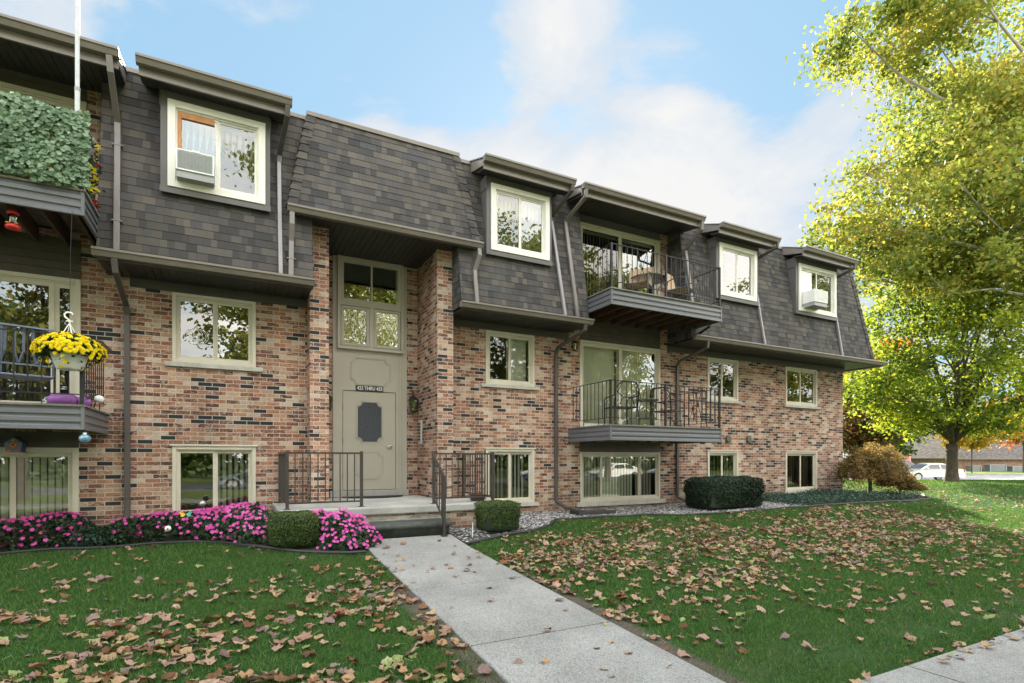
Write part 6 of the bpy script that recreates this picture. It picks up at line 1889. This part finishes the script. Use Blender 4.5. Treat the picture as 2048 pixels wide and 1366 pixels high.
# ------------------------------------------------------------------ cars
def carpaint(name, col, metal=.0):
    m, t, out = newmat(name)
    principled(t, out, col, .28, metal, None, .5, **{'Coat Weight': .8, 'Coat Roughness': .05})
    return m
CARGL = simple('car_glass', (.02, .025, .03), .05, 0, .05, spec=.9)
TAIL = simple('tail_light', (.5, .02, .02), .2)
HEAD = simple('head_light', (.7, .7, .72), .12, .4)
def car(name, x, y, z, rz, paint, label, cat='car', suv=False, L=4.75, W=1.8, H=1.43, group=None):
    e = empty(name, (x, y, z), rz, label, cat, group)
    h = L / 2; k = H / 1.43
    if suv:
        body = [(-h, .45), (-h + .02, .80), (-h + .25, .98), (-h + 1.0, 1.05), (h - .35, 1.06), (h - .02, .95), (h, .50), (h - .1, .30), (-h + .1, .28)]
        gh = [(-h + .95, 1.04), (-h + 1.65, 1.62), (-h + 2.1, 1.72), (h - .55, 1.70), (h - .22, 1.50), (h - .10, 1.05)]
    else:
        body = [(-h, .38), (-h + .03, .62), (-h + .25, .76), (-h + .80, .88), (-h + 1.30, .95), (h - .95, .97), (h - .30, .98), (h - .04, .88), (h, .48), (h - .08, .28), (-h + .1, .24)]
        gh = [(-h + 1.15, .93), (-h + 1.95, 1.34), (-h + 2.35, 1.43), (-h + 3.05, 1.41), (h - .90, 1.18), (h - .50, .97)]
    # lower body loft with wheel arches cut into the outline
    axf, axr, wr = -h + .92, h - .95, (.36 if suv else .32)
    def with_arches(pr):
        top = pr[:-2]; bz0 = pr[-2][1]; out = list(top) + [pr[-2]]
        for ax in (axr, axf):
            for q in range(9):
                a = R(180 * q / 8); out.append((ax + (wr + .05) * math.cos(a), max(bz0, wr + (wr + .05) * math.sin(a))))
        out.append(pr[-1])
        return out
    pr = with_arches(body)
    m_ = MB(); vs = []; ylev = [(-W / 2 + .10, .965, .02), (-W / 2, 1.0, 0), (-W / 2 + .03, .985, .01)]
    rows = [(-W / 2 + .06, .97), (-W / 2, 1.0), (W / 2, 1.0), (W / 2 - .06, .97)]
    n = len(pr)
    for yy, sc in rows:
        vs += [(px_ * sc, yy, .55 + (pz_ - .55) * sc) for px_, pz_ in pr]
    fs = [(r * n + i, r * n + (i + 1) % n, (r + 1) * n + (i + 1) % n, (r + 1) * n + i) for r in range(3) for i in range(n)]
    fs += [tuple(range(n))[::-1], tuple(3 * n + i for i in range(n))]
    m_.add(vs, fs)
    m_.build('body', paint, e, bevel=.03)
    m_ = MB()
    def ghv(inset, lift):
        c_ = []
        for yy_s in (-1, 1):
            for px_, pz_ in gh:
                f_ = (pz_ - gh[0][1]) / (gh[2][1] - gh[0][1])
                c_.append((px_, yy_s * (W / 2 - .08 - f_ * .20 - inset), pz_ + lift))
        return c_
    vs = ghv(0, 0); n2 = len(gh)
    m_.add(vs, [(i, i + 1, n2 + i + 1, n2 + i) for i in range(n2 - 1)] + [tuple(range(n2))[::-1], tuple(n2 + i for i in range(n2))])
    m_.build('cabin', paint, e, bevel=.03)
    def ghp(px_, pz_, s_):
        f_ = (pz_ - gh[0][1]) / (gh[2][1] - gh[0][1])
        return (px_, s_ * (W / 2 - .08 - f_ * .20 + .006), pz_)
    zt, zb = gh[2][1] - .10, gh[0][1] + .04
    xa, xb_ = gh[0][0], gh[1][0]
    xm = (gh[2][0] + gh[3][0]) / 2 + .1
    xe = gh[4][0] if suv else gh[4][0] - .05
    for s_ in (-1, 1):
        for pts in ([(xa + .32, zb), (xm - .05, zb), (xm - .05, zt), (xb_ + .12, zt - .03)], [(xm + .03, zb), (xe - .05, zb), (xe - .15, zt - .06), (gh[3][0], zt), (xm + .03, zt)]):
            m_ = MB(); m_.add([ghp(a, c, s_) for a, c in pts], [tuple(range(len(pts)))]); m_.build('side_window', CARGL, e, fix=False)
        m_ = MB(); m_.box(xa + .38, s_ * (W / 2 + .06) - .09, zb + .0, xa + .50, s_ * (W / 2 + .06) + .09, zb + .13); m_.build('mirror', paint, e, bevel=.02)
        m_ = MB(); m_.box(-h + .01, s_ * (W / 2 - .27) - .17, .60, -h + .24, s_ * (W / 2 - .27) + .17, .74); m_.build('headlight', HEAD, e, bevel=.02)
        m_ = MB(); m_.box(h - .16, s_ * (W / 2 - .20) - .16, .72, h + .006, s_ * (W / 2 - .20) + .16, .90); m_.build('taillight', TAIL, e, bevel=.02)
        for ax in (axf, axr):
            Mx = Matrix.Translation((ax, s_ * (W / 2 - .11), wr)) @ Matrix.Rotation(R(90), 4, 'X')
            m_ = MB(); m_.lathe([(wr - .09, -.10), (wr - .02, -.11), (wr, -.07), (wr, .07), (wr - .02, .11), (wr - .09, .10)], 24, 0, Mx); wo = m_.build('wheel', RUBBER, e)
            m_ = MB(); m_.lathe([(.04, -.115), (wr - .12, -.108), (wr - .08, -.112), (wr - .08, .112), (wr - .12, .108), (.04, .115)], 14, 0, Mx, flute=.0); m_.build('hubcap', HEAD, wo)
    for i0, nm in ((0, 'windscreen'), (n2 - 2, 'rear_window')):
        p0, p1 = Vector((gh[i0][0], 0, gh[i0][1])), Vector((gh[i0 + 1][0], 0, gh[i0 + 1][1]))
        d = (p1 - p0); nr_ = Vector((-d.z, 0, d.x)).normalized() * (.012)
        a, c = p0 + d * .10 + nr_, p0 + d * .95 + nr_
        w0, w1 = W / 2 - .16, W / 2 - (.30 if i0 == 0 else .22)
        m_ = MB(); m_.add([(a.x, -w0, a.z), (a.x, w0, a.z), (c.x, w1, c.z), (c.x, -w1, c.z)], [(0, 1, 2, 3)]); m_.build(nm, CARGL, e, fix=False)
    m_ = MB(); m_.box(-h - .012, -.42, .42, -h + .05, .42, .60); m_.build('grille', BLACKP, e, bevel=.01)
    return e
def at_view(lat, s): 
    v = MF @ Vector((lat, s, 0)); return v.x, v.y
WHITEP = carpaint('white_car_paint', (.78, .78, .76)); SILV = carpaint('silver_car_paint', (.45, .47, .50), .4); DKB = carpaint('dark_car_paint', (.03, .035, .045)); LBL = carpaint('pale_blue_paint', (.35, .42, .50), .3)
x, y = at_view(33.9, 44.0); car('parked_car', x, y, -.19, RZ, WHITEP, 'white sedan parked behind the forked maple trunk')
x, y = at_view(35.6, 50.0); car('parked_suv', x, y, -.19, RZ + R(180), DKB, 'dark sport utility vehicle parked beyond the white sedan', suv=True, H=1.7)
x, y = at_view(32.2, 47.0); car('parked_car', x, y, -.19, RZ + R(20), LBL, 'pale blue car half hidden behind the laceleaf maple')
for x, p_, lab in ((23, SILV, 'silver car parked on the street reflected in the wide lower window'), (29.5, WHITEP, 'white car parked on the reflected street'), (36, DKB, 'dark car parked farthest along the reflected street'), (1.5, LBL, 'pale blue car on the reflected street opposite the entrance')):
    car('street_car', x, -27.2, -.24, 0, p_, lab, 'car')

# ------------------------------------------------------------------ far background: building, condensers, carport, umbrella, tree line
e = empty('brick_house', (0, 0, 0), 0, 'low brick building with grey shingle roof across the road at the right edge', 'building')
BRF = simple('far_brick', (.36, .22, .15), .85, 0, .35, 3.5)
m_ = MB(); m_.box(64.4, 78, -.6, 112, 92, 1.60, 0, MF); m_.build('wall', BRF, e)
m_ = MB()
m_.add([(63.6, 77.2, 1.62), (113, 77.2, 1.62), (113, 83.5, 7.2), (66.5, 83.5, 7.2), (63.6, 93, 1.62), (113, 93, 1.62)], [(0, 1, 2, 3), (0, 3, 4), (3, 2, 5, 4), (0, 4, 5, 1)], 0, MF)
m_.build('roof', SHINGLE_FAR, e)
m_ = MB(); m_.box(63.5, 77.05, 1.48, 113, 77.19, 1.64, 0, MF); m_.build('gutter', TAUPE, e)
CND = simple('condenser_grey', (.22, .25, .27), .5, 0, .15, 9)
for k, (l0, l1, z1, lab) in enumerate(((64.8, 66.1, .62, 'narrow grey air conditioning condenser at the far building corner'), (67.4, 69.6, .76, 'tall grey air conditioning condenser in the middle of the far wall'), (70.6, 73.4, .52, 'wide low grey air conditioning condenser on the far wall'))):
    e, = (empty('condenser', MF @ Vector(((l0 + l1) / 2, 76.6, -.33)), RZ, lab, 'condenser'),)
    w_ = (l1 - l0) / 2
    m_ = MB(); m_.box(-w_, -.5, 0, w_, .5, .06); m_.box(-w_, -.5, z1 + .22, w_, .5, z1 + .32)
    for sx in (-1, 1):
        for sy in (-1, 1): m_.box(sx * w_ - .06, sy * .5 - .05, .06, sx * w_ + .06, sy * .5 + .05, z1 + .22)
    m_.build('frame', GREYP, e)
    m_ = MB(); m_.box(-w_ + .08, -.46, .06, w_ - .08, .46, z1 + .22); m_.build('coil', CND, e)
    m_ = MB()
    for q in range(int(w_ * 2 / .14)): m_.box(-w_ + .1 + q * .14, -.49, .07, -.06 + -w_ + .2 + q * .14, -.465, z1 + .21)
    m_.build('louvre_grille', GREYP, e)
e = empty('carport', (0, 0, 0), 0, 'long dark-roofed carport behind the parked cars', 'carport')
m_ = MB(); m_.add([(44, 88, 1.2), (78, 88, 1.2), (78, 88, 1.75), (44, 88, 1.75), (44, 96, 3.3), (78, 96, 3.3), (44, 96, 1.2), (78, 96, 1.2)], [(0, 1, 2, 3), (3, 2, 5, 4), (0, 6, 7, 1), (4, 5, 7, 6), (0, 3, 4, 6), (1, 7, 5, 2)], 0, MF); m_.build('roof', simple('carport_roof', (.13, .12, .12), .8, 0, .2, 2), e)
for k in range(9):
    m_ = MB(); m_.box(45 + k * 4, 88.3, -.6, 45.25 + k * 4, 88.55, 1.2, 0, MF); m_.build('post', SIDING, e)
m_ = MB(); m_.box(44, 95, -.6, 78, 95.3, 1.2, 0, MF); m_.build('rear_wall', SIDING, e)
ux, uy = at_view(44.0, 60)
e = empty('patio_umbrella', (ux, uy, -.3), 0, 'closed faded red patio umbrella beyond the parked cars', 'umbrella')
m_ = MB(); m_.tube([(0, 0, 0), (0, 0, 2.9)], .03, 8); m_.build('pole', GREYP, e)
m_ = MB(); m_.lathe([(.30, 1.15), (.26, 1.5), (.20, 2.2), (.10, 2.7), (.03, 2.88)], 16, 0, None, 0, 0, .12, 6); m_.build('canopy', simple('faded_red_cloth', (.62, .25, .20), .8), e, smooth=True)
# tree line closing the horizon
n = 52000
la = rng.uniform(-40, 190, n); ss = rng.uniform(105, 135, n)
tp = 7.5 + 2.5 * np.sin(la * .13) + 1.6 * np.sin(la * .37 + 1) + 1.0 * np.sin(la * .9)
zz = rng.uniform(0, 1, n) ** .8 * tp
P_ = np.stack([la, ss, zz - .5], 1)
Rm = np.array(MF.to_3x3())
P_ = P_ @ Rm.T + np.array([0, -10.1, 0])
tag(cards('distant_trees', P_, rng.uniform(.7, 1.3, n), KITE, KITE_F, L_GRN, None, tilt=.7, up_bias=.3), kind='stuff')
n = 26000
X_ = rng.uniform(-110, 130, n); Y_ = -rng.uniform(52, 66, n)
Z_ = rng.uniform(0, 1, n) ** .8 * (8 + 2 * np.sin(X_ * .15) + 1.5 * np.sin(X_ * .41)) - .4
tag(cards('distant_trees', np.stack([X_, Y_, Z_], 1), rng.uniform(.7, 1.2, n), KITE, KITE_F, L_GRN, None, tilt=.7, up_bias=.3), kind='stuff')
